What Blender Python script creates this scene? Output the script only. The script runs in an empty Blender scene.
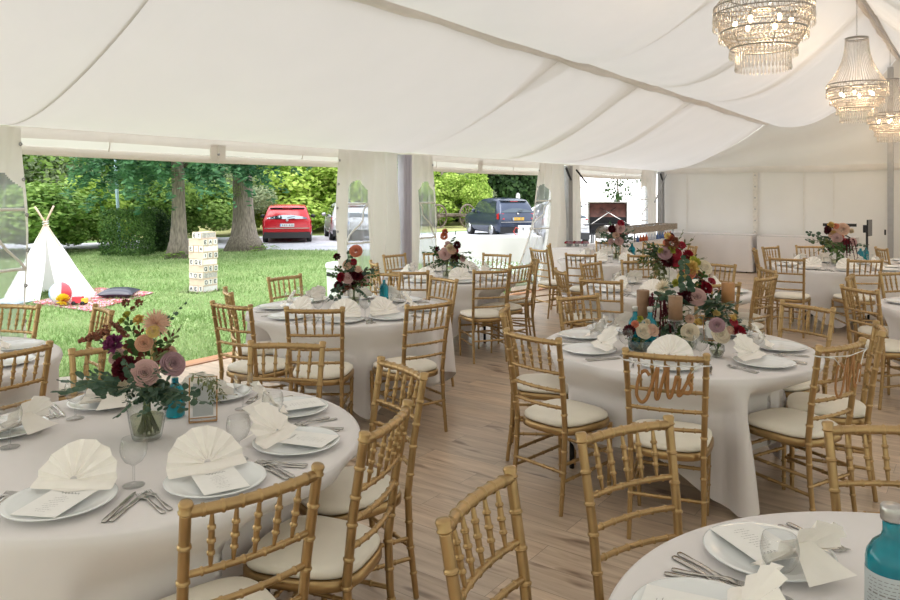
import bpy, math, random
import numpy as np
from mathutils import Vector, Matrix, Euler
PI = math.pi
random.seed(7); np.random.seed(7)
scn = bpy.context.scene
COL = scn.collection
sin, cos = math.sin, math.cos
R = math.radians

# ------------------------------------------------------------------ camera frame
TH = R(36.0); H = 1.75; F = 740.0; Y0 = 193.5
ST, CT = sin(TH), cos(TH)
def cw(X, Z, z=0.0):                       # camera-relative ground coords -> world (tent axis = +Y)
    return Vector((X*CT - Z*ST, X*ST + Z*CT, z))
def pz(px, py, Z):                         # point seen at pixel px,py at depth Z
    return cw((px-450)/F*Z, Z, H - (py-Y0)/F*Z)
def pg(px, py, z=0.0):                     # pixel on horizontal plane z
    Z = F*(H-z)/(py-Y0)
    return cw((px-450)/F*Z, Z, z)
def proj(p):
    X = p[0]*CT + p[1]*ST; Z = -p[0]*ST + p[1]*CT
    if Z < .05: return (-9999, -9999, Z)
    return (450 + F*X/Z, Y0 + F*(H-p[2])/Z, Z)

# ------------------------------------------------------------------ mesh builder
class MB:
    def __init__(s): s.v = []; s.f = []; s.m = []; s.sm = []
    def add(s, vs, fs, mi=0, smooth=True):
        b = len(s.v); s.v.extend([tuple(p) for p in vs])
        for f in fs:
            s.f.append(tuple(b+i for i in f)); s.m.append(mi); s.sm.append(smooth)
        return s
    def box(s, c, d, rz=0, mi=0, M=None):
        x, y, z = d[0]/2, d[1]/2, d[2]/2
        vs = [Vector((sx*x, sy*y, sz*z)) for sx in (-1,1) for sy in (-1,1) for sz in (-1,1)]
        m = M if M is not None else Matrix.Rotation(rz, 3, 'Z')
        vs = [m @ v + Vector(c) for v in vs]
        return s.add(vs, [(0,1,3,2),(4,6,7,5),(0,4,5,1),(2,3,7,6),(0,2,6,4),(1,5,7,3)], mi, False)
    def tube(s, path, r, n=8, cap=True, mi=0, closed=False, smooth=True):
        path = [Vector(p) for p in path]; k = len(path)
        rad = r if isinstance(r, (list, tuple)) else [r]*k
        T = []
        for i in range(k):
            a = path[i-1] if (i > 0 or closed) else path[i]
            b = path[(i+1) % k] if (i < k-1 or closed) else path[i]
            d = b-a
            T.append(d.normalized() if d.length > 1e-9 else Vector((0,0,1)))
        up = Vector((0,0,1)) if abs(T[0].z) < .9 else Vector((1,0,0))
        N = (up - T[0]*up.dot(T[0])).normalized(); vs = []
        for i in range(k):
            N = N - T[i]*N.dot(T[i])
            N = N.normalized() if N.length > 1e-6 else T[i].orthogonal().normalized()
            B = T[i].cross(N)
            for j in range(n):
                a = 2*PI*j/n
                vs.append(path[i] + (N*cos(a) + B*sin(a))*rad[i])
        fs = []
        for i in range(k if closed else k-1):
            i2 = (i+1) % k
            for j in range(n):
                fs.append((i*n+j, i*n+(j+1)%n, i2*n+(j+1)%n, i2*n+j))
        if cap and not closed:
            fs.append(tuple(range(n-1,-1,-1))); fs.append(tuple((k-1)*n+j for j in range(n)))
        return s.add(vs, fs, mi, smooth)
    def lathe(s, prof, n=24, c=(0,0,0), mi=0, smooth=True, flute=None):
        vs = []; fs = []
        for (r, z) in prof:
            for j in range(n):
                a = 2*PI*j/n
                rr = r*(1 + (flute*(1 if j % 2 else -1) if flute and r > .01 else 0))
                vs.append((c[0]+rr*cos(a), c[1]+rr*sin(a), c[2]+z))
        for i in range(len(prof)-1):
            for j in range(n):
                fs.append((i*n+j, i*n+(j+1)%n, (i+1)*n+(j+1)%n, (i+1)*n+j))
        return s.add(vs, fs, mi, smooth)
    def disc(s, r, z, n=24, c=(0,0), up=True, mi=0):
        vs = [(c[0]+r*cos(2*PI*j/n), c[1]+r*sin(2*PI*j/n), z) for j in range(n)]
        return s.add(vs, [tuple(range(n)) if up else tuple(range(n-1,-1,-1))], mi, False)
    def grid(s, fn, nu, nv, mi=0, smooth=True, keep=None):
        vs = [fn(i/nu, j/nv) for i in range(nu+1) for j in range(nv+1)]
        fs = [(i*(nv+1)+j, (i+1)*(nv+1)+j, (i+1)*(nv+1)+j+1, i*(nv+1)+j+1)
              for i in range(nu) for j in range(nv) if keep is None or keep((i+.5)/nu, (j+.5)/nv)]
        return s.add(vs, fs, mi, smooth)
    def ball(s, c, r, n=8, m=6, sc=(1,1,1), mi=0):
        vs = [(c[0], c[1], c[2]-r*sc[2])]
        for i in range(1, m):
            p = -PI/2 + PI*i/m
            for j in range(n):
                a = 2*PI*j/n
                vs.append((c[0]+r*sc[0]*cos(p)*cos(a), c[1]+r*sc[1]*cos(p)*sin(a), c[2]+r*sc[2]*sin(p)))
        vs.append((c[0], c[1], c[2]+r*sc[2])); L = len(vs)-1
        fs = [(0, 1+(j+1)%n, 1+j) for j in range(n)]
        for i in range(m-2):
            for j in range(n):
                fs.append((1+i*n+j, 1+i*n+(j+1)%n, 1+(i+1)*n+(j+1)%n, 1+(i+1)*n+j))
        fs += [(L, 1+(m-2)*n+j, 1+(m-2)*n+(j+1)%n) for j in range(n)]
        return s.add(vs, fs, mi, True)
    def xf(s, M):
        s.v = [tuple(M @ Vector(p)) for p in s.v]; return s
    def merge(s, o, M=None):
        return_v = [tuple(M @ Vector(p)) for p in o.v] if M is not None else o.v
        b = len(s.v); s.v.extend(return_v)
        s.f.extend(tuple(b+i for i in f) for f in o.f); s.m.extend(o.m); s.sm.extend(o.sm); return s
    def mesh(s, name, mats):
        me = bpy.data.meshes.new(name)
        me.from_pydata(s.v, [], s.f)
        for m in (mats if isinstance(mats, (list, tuple)) else [mats]): me.materials.append(m)
        me.polygons.foreach_set('material_index', s.m)
        me.polygons.foreach_set('use_smooth', s.sm)
        me.update(); return me
    def build(s, name, mats, parent=None, loc=None, rz=None):
        o = bpy.data.objects.new(name, s.mesh(name, mats)); COL.objects.link(o)
        if parent is not None: o.parent = parent
        if loc is not None: o.location = loc
        if rz is not None: o.rotation_euler = (0,0,rz)
        return o

def npmesh(name, V, Fc, mats, smooth=False, k=4):
    me = bpy.data.meshes.new(name)
    nf = len(Fc)
    me.vertices.add(len(V)); me.vertices.foreach_set('co', np.asarray(V, np.float32).ravel())
    me.loops.add(nf*k); me.loops.foreach_set('vertex_index', np.asarray(Fc, np.int32).ravel())
    me.polygons.add(nf); me.polygons.foreach_set('loop_start', np.arange(nf, dtype=np.int32)*k)
    me.polygons.foreach_set('loop_total', np.full(nf, k, np.int32))
    for m in (mats if isinstance(mats, (list, tuple)) else [mats]): me.materials.append(m)
    me.update(calc_edges=True); me.validate()
    if smooth: me.polygons.foreach_set('use_smooth', np.ones(nf, bool))
    return me
def link(name, me, parent=None, loc=None, rot=None, sc=None):
    o = bpy.data.objects.new(name, me); COL.objects.link(o)
    if parent is not None: o.parent = parent
    if loc is not None: o.location = loc
    if rot is not None: o.rotation_euler = rot
    if sc is not None: o.scale = sc if isinstance(sc, (tuple, list, Vector)) else (sc,)*3
    return o
def tag(o, label=None, cat=None, group=None, kind=None):
    if label: o['label'] = label
    if cat: o['category'] = cat
    if group: o['group'] = group
    if kind: o['kind'] = kind
    return o
def empty(name, loc=(0,0,0), rz=0):
    o = bpy.data.objects.new(name, None); COL.objects.link(o)
    o.empty_display_size = .1
    o.location = loc; o.rotation_euler = (0,0,rz); return o
KIDS = {}
def copy_tree(o, parent=None):
    c = o.copy(); COL.objects.link(c)
    if parent is not None: c.parent = parent
    for ch in list(o.children): copy_tree(ch, c)
    return c
ORD = ['zeroth','first','second','third','fourth','fifth','sixth','seventh','eighth','ninth','tenth','eleventh','twelfth','thirteenth','fourteenth']

# ------------------------------------------------------------------ materials
def newmat(name):
    m = bpy.data.materials.new(name); m.use_nodes = True
    nt = m.node_tree; nt.nodes.clear()
    return m, nt, nt.nodes, nt.links
def noise(nt, scale, detail=3, rough=.5, coord='Object', stretch=None):
    tc = nt.nodes.new('ShaderNodeTexCoord'); n = nt.nodes.new('ShaderNodeTexNoise')
    n.inputs['Scale'].default_value = scale; n.inputs['Detail'].default_value = detail; n.inputs['Roughness'].default_value = rough
    if stretch:
        mp = nt.nodes.new('ShaderNodeMapping'); mp.inputs['Scale'].default_value = stretch
        nt.links.new(tc.outputs[coord], mp.inputs[0]); nt.links.new(mp.outputs[0], n.inputs['Vector'])
    else: nt.links.new(tc.outputs[coord], n.inputs['Vector'])
    return n
def ramp(nt, fac, stops):
    r = nt.nodes.new('ShaderNodeValToRGB')
    e = r.color_ramp.elements
    while len(e) < len(stops): e.new(.5)
    for i, (p, c) in enumerate(stops):
        e[i].position = p; e[i].color = (*c, 1)
    nt.links.new(fac, r.inputs[0]); return r
def pbr(name, col, rough=.5, metal=0, var=.08, scale=20, bump=0, trans=0, spec=.5, emit=None, coord='Object', stretch=None, col2=None, sheen=0):
    m, nt, N, L = newmat(name)
    out = N.new('ShaderNodeOutputMaterial'); b = N.new('ShaderNodeBsdfPrincipled')
    b.inputs['Roughness'].default_value = rough; b.inputs['Metallic'].default_value = metal
    b.inputs['Specular IOR Level'].default_value = spec
    if trans: b.inputs['Transmission Weight'].default_value = trans
    if sheen: b.inputs['Sheen Weight'].default_value = sheen
    n = noise(nt, scale, coord=coord, stretch=stretch)
    c1 = tuple(max(0, c*(1-var)) for c in col); c2 = col2 or tuple(min(1, c*(1+var)) for c in col)
    r = ramp(nt, n.outputs['Fac'], [(.3, c1), (.7, c2)])
    L.new(r.outputs[0], b.inputs['Base Color'])
    if emit:
        b.inputs['Emission Color'].default_value = (*emit[0], 1); b.inputs['Emission Strength'].default_value = emit[1]
    if bump:
        bp = N.new('ShaderNodeBump'); bp.inputs['Strength'].default_value = bump; bp.inputs['Distance'].default_value = .01
        L.new(n.outputs['Fac'], bp.inputs['Height']); L.new(bp.outputs[0], b.inputs['Normal'])
    L.new(b.outputs[0], out.inputs[0]); return m
def fabric(name, col, tr=.35, var=.03, scale=6, bump=.0, tcol=None, weave=0):
    m, nt, N, L = newmat(name)
    out = N.new('ShaderNodeOutputMaterial')
    d = N.new('ShaderNodeBsdfDiffuse'); t = N.new('ShaderNodeBsdfTranslucent'); mx = N.new('ShaderNodeMixShader')
    n = noise(nt, scale)
    r = ramp(nt, n.outputs['Fac'], [(.3, tuple(c*(1-var) for c in col)), (.7, tuple(min(1, c*(1+var)) for c in col))])
    L.new(r.outputs[0], d.inputs[0])
    t.inputs[0].default_value = (*(tcol or col), 1)
    if bump:
        bp = N.new('ShaderNodeBump'); bp.inputs['Strength'].default_value = bump; bp.inputs['Distance'].default_value = .02
        L.new(n.outputs['Fac'], bp.inputs['Height']); L.new(bp.outputs[0], d.inputs['Normal'])
    mx.inputs[0].default_value = tr
    L.new(d.outputs[0], mx.inputs[1]); L.new(t.outputs[0], mx.inputs[2]); L.new(mx.outputs[0], out.inputs[0]); return m
def leafmat(name, c1, c2, tr=.35, rough=.6, scale=3.0, perleaf=True):
    m, nt, N, L = newmat(name)
    out = N.new('ShaderNodeOutputMaterial')
    d = N.new('ShaderNodeBsdfPrincipled'); d.inputs['Roughness'].default_value = rough; d.inputs['Specular IOR Level'].default_value = .25
    t = N.new('ShaderNodeBsdfTranslucent'); mx = N.new('ShaderNodeMixShader')
    n = noise(nt, scale, detail=2)
    f = n.outputs['Fac']
    if perleaf:
        g = N.new('ShaderNodeNewGeometry'); ma = N.new('ShaderNodeMath'); ma.operation = 'ADD'
        m2 = N.new('ShaderNodeMath'); m2.operation = 'MULTIPLY_ADD'; m2.inputs[1].default_value = .5; m2.inputs[2].default_value = -.25
        L.new(g.outputs['Random Per Island'], m2.inputs[0]); L.new(m2.outputs[0], ma.inputs[0]); L.new(f, ma.inputs[1]); f = ma.outputs[0]
    r = ramp(nt, f, [(.25, c1), (.75, c2)])
    L.new(r.outputs[0], d.inputs['Base Color']); L.new(r.outputs[0], t.inputs[0])
    mx.inputs[0].default_value = tr
    L.new(d.outputs[0], mx.inputs[1]); L.new(t.outputs[0], mx.inputs[2]); L.new(mx.outputs[0], out.inputs[0]); return m
def glassmat(name, tint=(1,1,1), base=.08, edge=.75, gloss=.03, body=(.8,.85,.86), bodyfac=.0, etint=.62):
    """thin clear glass or film: clear face on, reflecting towards grazing angles"""
    m, nt, N, L = newmat(name)
    out = N.new('ShaderNodeOutputMaterial'); tr = N.new('ShaderNodeBsdfTransparent'); gl = N.new('ShaderNodeBsdfGlossy')
    tr.inputs[0].default_value = (*tint, 1); gl.inputs['Roughness'].default_value = gloss
    lw = N.new('ShaderNodeLayerWeight'); lw.inputs['Blend'].default_value = .22
    mr = N.new('ShaderNodeMapRange'); mr.inputs['To Min'].default_value = base; mr.inputs['To Max'].default_value = edge
    L.new(lw.outputs['Facing'], mr.inputs['Value'])
    ab = N.new('ShaderNodeMixRGB'); ab.inputs[1].default_value = (*tint, 1); ab.inputs[2].default_value = (*[c*etint for c in tint], 1)   # dark refraction edge put into the tint, as a longer way through the wall
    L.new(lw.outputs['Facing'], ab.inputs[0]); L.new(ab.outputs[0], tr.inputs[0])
    mx = N.new('ShaderNodeMixShader'); L.new(mr.outputs[0], mx.inputs[0]); L.new(tr.outputs[0], mx.inputs[1]); L.new(gl.outputs[0], mx.inputs[2])
    last = mx
    if bodyfac:
        df = N.new('ShaderNodeBsdfDiffuse'); df.inputs[0].default_value = (*body, 1)
        m2 = N.new('ShaderNodeMixShader'); m2.inputs[0].default_value = bodyfac
        L.new(mx.outputs[0], m2.inputs[1]); L.new(df.outputs[0], m2.inputs[2]); last = m2
    L.new(last.outputs[0], out.inputs[0]); return m

GOLD = pbr('gold_paint', (.44,.295,.14), .33, .85, .10, 14)
CREAM = pbr('cream_vinyl', (.86,.80,.69), .5, 0, .03, 9)
LINEN = fabric('white_tablecloth', (.80,.765,.76), .04, .02, 5)
NAPK = fabric('napkin_cloth', (.94,.90,.85), .12, .02, 30)
CHINA = pbr('white_china', (.80,.82,.83), .15, 0, .01, 8)
STEEL = pbr('cutlery_steel', (.55,.53,.50), .22, 1, .05, 40)
PAPER = pbr('card_paper', (.86,.85,.83), .8, 0, .02, 30)
INK = pbr('grey_ink', (.22,.21,.21), .8, 0, .1, 60)
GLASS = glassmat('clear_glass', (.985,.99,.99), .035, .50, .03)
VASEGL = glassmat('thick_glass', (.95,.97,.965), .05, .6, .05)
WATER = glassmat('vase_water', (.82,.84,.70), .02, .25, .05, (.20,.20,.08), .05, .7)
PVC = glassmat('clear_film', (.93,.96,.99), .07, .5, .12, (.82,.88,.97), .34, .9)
BLUEGL = pbr('turquoise_glass', (.0,.25,.36), .05, 0, .2, 9, trans=.55, col2=(.01,.46,.58))
SILVERCAP = pbr('silver_cap', (.50,.485,.47), .3, .95, .05, 40)
BLACKMET = pbr('black_metal', (.015,.015,.017), .45, .3, .2, 20)
ALU = pbr('grey_aluminium', (.40,.40,.41), .45, .6, .06, 12)
LINER = fabric('tent_liner', (.79,.77,.75), .165, .02, 1.3, .25)
LINERSHADE = fabric('liner_shade_cloth', (.93,.92,.90), .66, .02, 1.3)  # added second layer that darkens the liner beside its seams
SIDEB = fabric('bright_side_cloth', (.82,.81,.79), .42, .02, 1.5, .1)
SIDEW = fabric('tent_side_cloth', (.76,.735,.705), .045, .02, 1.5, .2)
TRIMC = fabric('liner_cover_cloth', (.84,.80,.755), .28, .04, 5, .2)
VALC = fabric('valance_cloth', (.84,.82,.78), .32, .02, 4, .1)
CURT = fabric('curtain_cloth', (.84,.815,.77), .16, .02, 4, .1)
EOF = None
# ------------------------------------------------------------------ tent shell
W = 6.65; XR = -1.5; XP = -4.07; XE = 3.65; XP2 = 1.07; YB = 17.9; YF = -4.0
ZE, ZP, ZR = 2.32, 3.38, 4.6
def woodmat():
    m, nt, N, L = newmat('laminate_planks')
    out = N.new('ShaderNodeOutputMaterial'); b = N.new('ShaderNodeBsdfPrincipled'); b.inputs['Roughness'].default_value = .31; b.inputs['Specular IOR Level'].default_value = .65
    tc = N.new('ShaderNodeTexCoord'); br = N.new('ShaderNodeTexBrick')
    L.new(tc.outputs['Object'], br.inputs['Vector'])
    br.offset = .37; br.inputs['Scale'].default_value = 1.0
    br.inputs['Brick Width'].default_value = 1.29; br.inputs['Row Height'].default_value = .192
    br.inputs['Mortar Size'].default_value = .0016; br.inputs['Mortar Smooth'].default_value = .2; br.inputs['Bias'].default_value = 0
    br.inputs['Color1'].default_value = (.0,.0,.0,1); br.inputs['Color2'].default_value = (1,1,1,1); br.inputs['Mortar'].default_value = (.5,.5,.5,1)
    # every plank shifts the grain
    mp = N.new('ShaderNodeMapping'); mp.inputs['Scale'].default_value = (1.1, 13, 1)
    ad = N.new('ShaderNodeVectorMath'); ad.operation = 'MULTIPLY_ADD'; ad.inputs[1].default_value = (7.3,3.1,5.7)
    L.new(br.outputs['Color'], ad.inputs[0]); L.new(tc.outputs['Object'], ad.inputs[2]); L.new(ad.outputs[0], mp.inputs[0])
    n1 = N.new('ShaderNodeTexNoise'); n1.inputs['Scale'].default_value = 1.7; n1.inputs['Detail'].default_value = 6; n1.inputs['Roughness'].default_value = .62; n1.inputs['Distortion'].default_value = .6
    L.new(mp.outputs[0], n1.inputs['Vector'])
    r1 = ramp(nt, n1.outputs['Fac'], [(.22,(.29,.195,.13)),(.40,(.48,.36,.262)),(.55,(.565,.435,.325)),(.66,(.64,.51,.39)),(.8,(.73,.60,.48))])
    # knots
    mp2 = N.new('ShaderNodeMapping'); mp2.inputs['Scale'].default_value = (1.6, 5.5, 1); L.new(ad.outputs[0], mp2.inputs[0])
    n2 = N.new('ShaderNodeTexNoise'); n2.inputs['Scale'].default_value = 1.6; n2.inputs['Detail'].default_value = 2
    L.new(mp2.outputs[0], n2.inputs['Vector'])
    r2 = ramp(nt, n2.outputs['Fac'], [(.27,(.42,.36,.33)),(.38,(1,1,1)),(1,(1,1,1))])
    mu = N.new('ShaderNodeMixRGB'); mu.blend_type = 'MULTIPLY'; mu.inputs[0].default_value = 1
    L.new(r1.outputs[0], mu.inputs[1]); L.new(r2.outputs[0], mu.inputs[2])
    # plank tone + joints
    r3 = ramp(nt, br.outputs['Color'], [(0,(.86,.86,.87)),(1,(1.08,1.05,1.02))])
    m3 = N.new('ShaderNodeMixRGB'); m3.blend_type = 'MULTIPLY'; m3.inputs[0].default_value = 1
    L.new(mu.outputs[0], m3.inputs[1]); L.new(r3.outputs[0], m3.inputs[2])
    m4 = N.new('ShaderNodeMixRGB'); m4.inputs[2].default_value = (.24,.17,.12,1)
    L.new(br.outputs['Fac'], m4.inputs[0]); L.new(m3.outputs[0], m4.inputs[1])
    L.new(m4.outputs[0], b.inputs['Base Color'])
    bp = N.new('ShaderNodeBump'); bp.inputs['Strength'].default_value = .12; bp.inputs['Distance'].default_value = .004
    L.new(n1.outputs['Fac'], bp.inputs['Height']); L.new(bp.outputs[0], b.inputs['Normal'])
    L.new(b.outputs[0], out.inputs[0]); return m
fl = MB().box(((XE-W)/2, (YB+YF)/2, -.06), (XE+W-.2, YB-YF+.2, .12)).build('floor', woodmat()); tag(fl, kind='structure')
DECKW = pbr('orange_deck_wood', (.42,.20,.085), .6, 0, .2, 6, .2, stretch=(8,.6,8))
tb = MB(); tb.box((-W+.03, (YB+YF)/2, -.05), (.10, YB-YF, .10)); tb.box((-W-.10, (YB+YF)/2, -.062), (.13, YB-YF, .10))
tag(tb.build('trim_1', DECKW), kind='structure')
tb = MB(); tb.box((-W+.10, (YB+YF)/2, .004), (.035, YB-YF, .012)); tag(tb.build('trim_2', pbr('edge_strip', (.36,.17,.08), .5)), kind='structure')

# liner: panels hung from rafters, each sagging between purlin, ridge and eave
def prof(seg, u):
    (x0,z0),(x1,z1) = seg; return x0+(x1-x0)*u, z0+(z1-z0)*u
SEGL = ((-W,ZE),(XP,ZP)); SEGU = ((XP,ZP),(XR,ZR)); SEGU2 = ((XR,ZR),(XP2,ZP)); SEGL2 = ((XP2,ZP),(XE,ZE))
ceil = MB(); edges = {}
YS = [YF, 2.8, 7.86, 10.4, 12.75, YB]
S_up = [(.34,.46),(.46,.54),(.40,.48),(.42,.47),(.40,.54)]
S_lo = [(.16,.20),(.17,.26),(.06,.25),(.10,.22),(.11,.25)]
for k in range(5):
    y0, y1 = YS[k], YS[k+1]
    for seg, S, up in ((SEGL,S_lo[k],0),(SEGU,S_up[k],1),(SEGU2,S_up[k],1),(SEGL2,S_lo[k],0)):
        flip = seg in (SEGU2, SEGL2)
        def fn(u, v, seg=seg, S=S, up=up, flip=flip, k=k, y0=y0, y1=y1):
            x, z = prof(seg, u); y = y0+(y1-y0)*v
            w = u if not flip else 1-u
            b = (4*u*(1-u))**.9
            bias = 1+.25*(.5-w)
            s = (S[0]+(S[1]-S[0])*v)*b*bias
            s += .045*b*sin(PI*v)                        # slack in the middle of the panel
            # pleats gathered from the upper fixing points
            pl = math.exp(-((v-0)/.10)**2) + math.exp(-((1-v)/.10)**2)
            s += .034*b*sin(v*(y1-y0)*13 + w*3)*pl
            s += .016*b*sin(v*9+u*5+k) + .010*b*sin(v*21-u*7+k)
            z -= s
            return (x, y, z)
        ceil.grid(fn, 22, 60)
        edges.setdefault((k, seg), [None, None]); edges[(k, seg)] = (fn, )
for k in range(4):                                      # each panel overlaps its neighbour at the rafter
    for seg in (SEGL, SEGU, SEGU2, SEGL2):
        fa, fb = edges[(k, seg)][0], edges[(k+1, seg)][0]
        ceil.grid(lambda u, v: tuple(Vector(fa(u, 1)).lerp(Vector(fb(u, 0)), v)+Vector((0, .04*sin(PI*v), 0))), 22, 3)
# unseen cloth layers added above the liner to shade bands beside the rafters
for (k, v0, wd) in ((1, 1, -.30), (1, 1, -.12), (2, 0, .45), (2, 0, .20), (2, 1, -.55), (2, 1, -.28), (3, 0, .22), (3, 1, -.22), (4, 0, .35), (4, 0, .16), (4, 1, -.25)):
    for seg in (SEGL, SEGU, SEGU2, SEGL2):
        f_ = edges[(k, seg)][0]; dv = wd/(YS[k+1]-YS[k]); lo = seg in (SEGL, SEGU)
        ceil.grid(lambda u, v: tuple(Vector(f_(u, v0+dv*v*(.12+.88*((u if lo else 1-u)**1.4))))+Vector((0, 0, .014))), 22, 5, 1)
ce = ceil.build('ceiling', [LINER, LINERSHADE]); tag(ce, kind='structure')

# covers over the purlins and the ridge
def cover(name, x, z, w, h, y0=YF, y1=YB-.02):
    b = MB()
    def fn(u, v):
        a = PI*u; y = y0+(y1-y0)*v
        wob = 1+.10*sin(y*3.1)+.06*sin(y*7.7+1)
        return (x - w/2*cos(a)*wob, y, z + .03 - h*sin(a)*wob)
    b.grid(fn, 8, 90); return tag(b.build(name, TRIMC), kind='structure')
cover('trim_3', XP, ZP, .23, .115); cover('trim_4', XP2, ZP, .23, .115); cover('trim_5', XR, ZR, .14, .13)
tag(MB().tube([(XR+.10, YF, ZR-.10),(XR+.10, 8, ZR-.13),(XR+.10, YB, ZR-.10)], .045, 10).build('trim_6', ALU), kind='structure')

# eave: liner edge folding down, then the valance over each opening
POSTS = [2.3, 7.86, 12.75, 17.72]
ev = MB()
def eave(u, v):
    y = YF+(YB-YF)*v; a = u
    gap = min(abs(y-p) for p in POSTS)
    d = .05+.07*(min(1, max(0,(gap-.25))/.35))
    return (-W+.01+.10*(1-a)*0 + .015*sin(a*PI), y, ZE+.015-d*a-.012*sin(y*1.3)*a)
ev.grid(eave, 4, 260); tag(ev.build('trim_7', TRIMC), kind='structure')
# valances: trim_11..14 with hems
for k, (y0, y1) in enumerate(((YF, 2.75), (2.85, 7.2), (8.2, 12.2), (13.1, 17.3))):
    b = MB()
    b.grid(lambda u, v: (-W-.03+.006*sin((y0+(y1-y0)*v)*5)*u, y0+(y1-y0)*v, ZE-.02-.145*u), 3, 60)
    tag(b.build('trim_%d' % (11+2*k), VALC), kind='structure')
    h = MB()
    h.grid(lambda u, v: (-W-.03+.018*cos(2*PI*u), y0+(y1-y0)*v, ZE-.195+.042*sin(2*PI*u)-.012*sin(v*PI)), 10, 60)
    tag(h.build('trim_%d' % (12+2*k), TRIMC), kind='structure')
# curtains behind the camera side bay, back wall, other walls
def wallgrid(name, fn, nu, nv, m): return tag(MB().grid(fn, nu, nv).build(name, m), kind='structure')
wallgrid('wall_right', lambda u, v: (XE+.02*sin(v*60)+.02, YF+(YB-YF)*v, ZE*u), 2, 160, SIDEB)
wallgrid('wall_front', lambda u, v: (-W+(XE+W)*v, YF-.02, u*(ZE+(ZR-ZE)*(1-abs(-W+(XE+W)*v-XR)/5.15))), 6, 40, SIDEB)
def backw(u, v):
    x = -W+.05+(XE+W-.1)*v
    y = YB+.02+.018*sin(x*2.1)*sin(u*PI)+.008*sin(x*9+u*3)*sin(u*PI)
    if -2.6 < x < -1.7: y -= .05*abs(sin((u*6+x*3)))*(x+2.6)
    return (x, y, ZE*u)
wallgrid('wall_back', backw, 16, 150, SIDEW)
def gable(u, v):
    x = -W+(XE+W)*v; top = ZE+(ZR-ZE)*(1-abs(x-XR)/5.15)
    seg = SEGL if x < XP else SEGU if x < XR else SEGU2 if x < XP2 else SEGL2
    uu = (x-seg[0][0])/(seg[1][0]-seg[0][0])
    top -= (.20 if seg in (SEGL, SEGL2) else .46)*4*uu*(1-uu)
    z = ZE+(top-ZE)*u
    return (x, YB+.01-.05*sin(u*PI*3+sin(x))*sin(u*PI)*min(1,(top-ZE)), z)
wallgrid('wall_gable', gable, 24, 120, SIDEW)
b = MB(); b.grid(lambda u, v: (-W+(XE+W)*v, YB-.03-.02*sin(PI*u), ZE+.05-.14*u+.01*sin(v*30)), 4, 60); tag(b.build('trim_21', TRIMC), kind='structure')
# seam strip with eyelets on the back wall
xs = pz(763, 190, 17.2).x; xs = -4.32
SEAM = pbr('seam_strip_cloth', (.74,.70,.64), .8)
b = MB(); b.box((xs, YB-.03, 1.18), (.10, .012, 2.2)); sm_ = tag(b.build('trim_22', SEAM), kind='structure')
for k in range(8):
    e = MB(); e.lathe([(.006,-.004),(.016,-.004),(.018,0),(.016,.004),(.006,.004)], 10)
    e.xf(Matrix.Translation((xs, YB-.042, .35+k*.26)) @ Matrix.Rotation(PI/2, 4, 'X')); e.build('eyelet', ALU, sm_)
for xx in (-5.9, -3.3, -2.7):
    tag(MB().box((xx, YB-.012, 1.15), (.012, .006, 2.25)).build('trim_%d' % (23+int(abs(xx)*2) % 9), SEAM), kind='structure')

# posts (each a thing: upright with cast foot, bracket and brace)
POSTLAB = {2.3: 'tent post behind the film window curtain near the teepee', 7.86: 'grey tent post between two tied curtains, behind the table by the white bin',
           12.75: 'grey tent post beside the buffet table, with dark bracket near its top',
           17.72: 'grey corner tent post where garden side meets plain end wall'}
PMAT = {7.86: pbr('lilac_grey_post', (.46,.44,.52), .5, .2, .05, 6)}
for y in POSTS:
    t = empty('tent_post', (-W+.17, y, 0)); tag(t, POSTLAB[y], 'tent post', 'tent posts')
    m = PMAT.get(y, ALU)
    MB().box((0,0,1.15), (.12,.16,2.26)).build('upright', m, t)
    gr = MB(); gr.box((.062,-.03,1.15), (.006,.012,2.2)); gr.box((.062,.03,1.15), (.006,.012,2.2)); gr.build('keder_track', m, t)
    MB().box((0,0,.012), (.15,.17,.02)).build('foot_plate', ALU, t)
    if y < 10: continue
    bk = MB(); bk.box((.06, -.1, 2.12), (.03, .03, .30), M=Matrix.Rotation(.7, 3, 'X')); bk.build('bracket', BLACKMET, t)
    if y > 10: MB().tube([(.15,-.05,2.2),(.20,-.95,1.55)] if y > 16 else [(.15,.05,2.2),(.20,.40,1.95)], .016, 8).build('brace', ALU if y > 16 else BLACKMET, t)
# centre pole of the end wall
t = empty('tent_pole', (XR-.12, YB-.22, 0)); tag(t, 'grey upright pole under the ridge at the plain end wall', 'tent post', 'tent posts')
MB().box((0,0,2.2), (.10,.12,4.3)).build('upright', ALU, t); MB().box((0,0,.012), (.25,.25,.02)).build('foot_plate', ALU, t)
c = MB(); c.box((-.09,-.05,.95),(.03,.05,.11)); c.build('cleat', BLACKMET, t)

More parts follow.
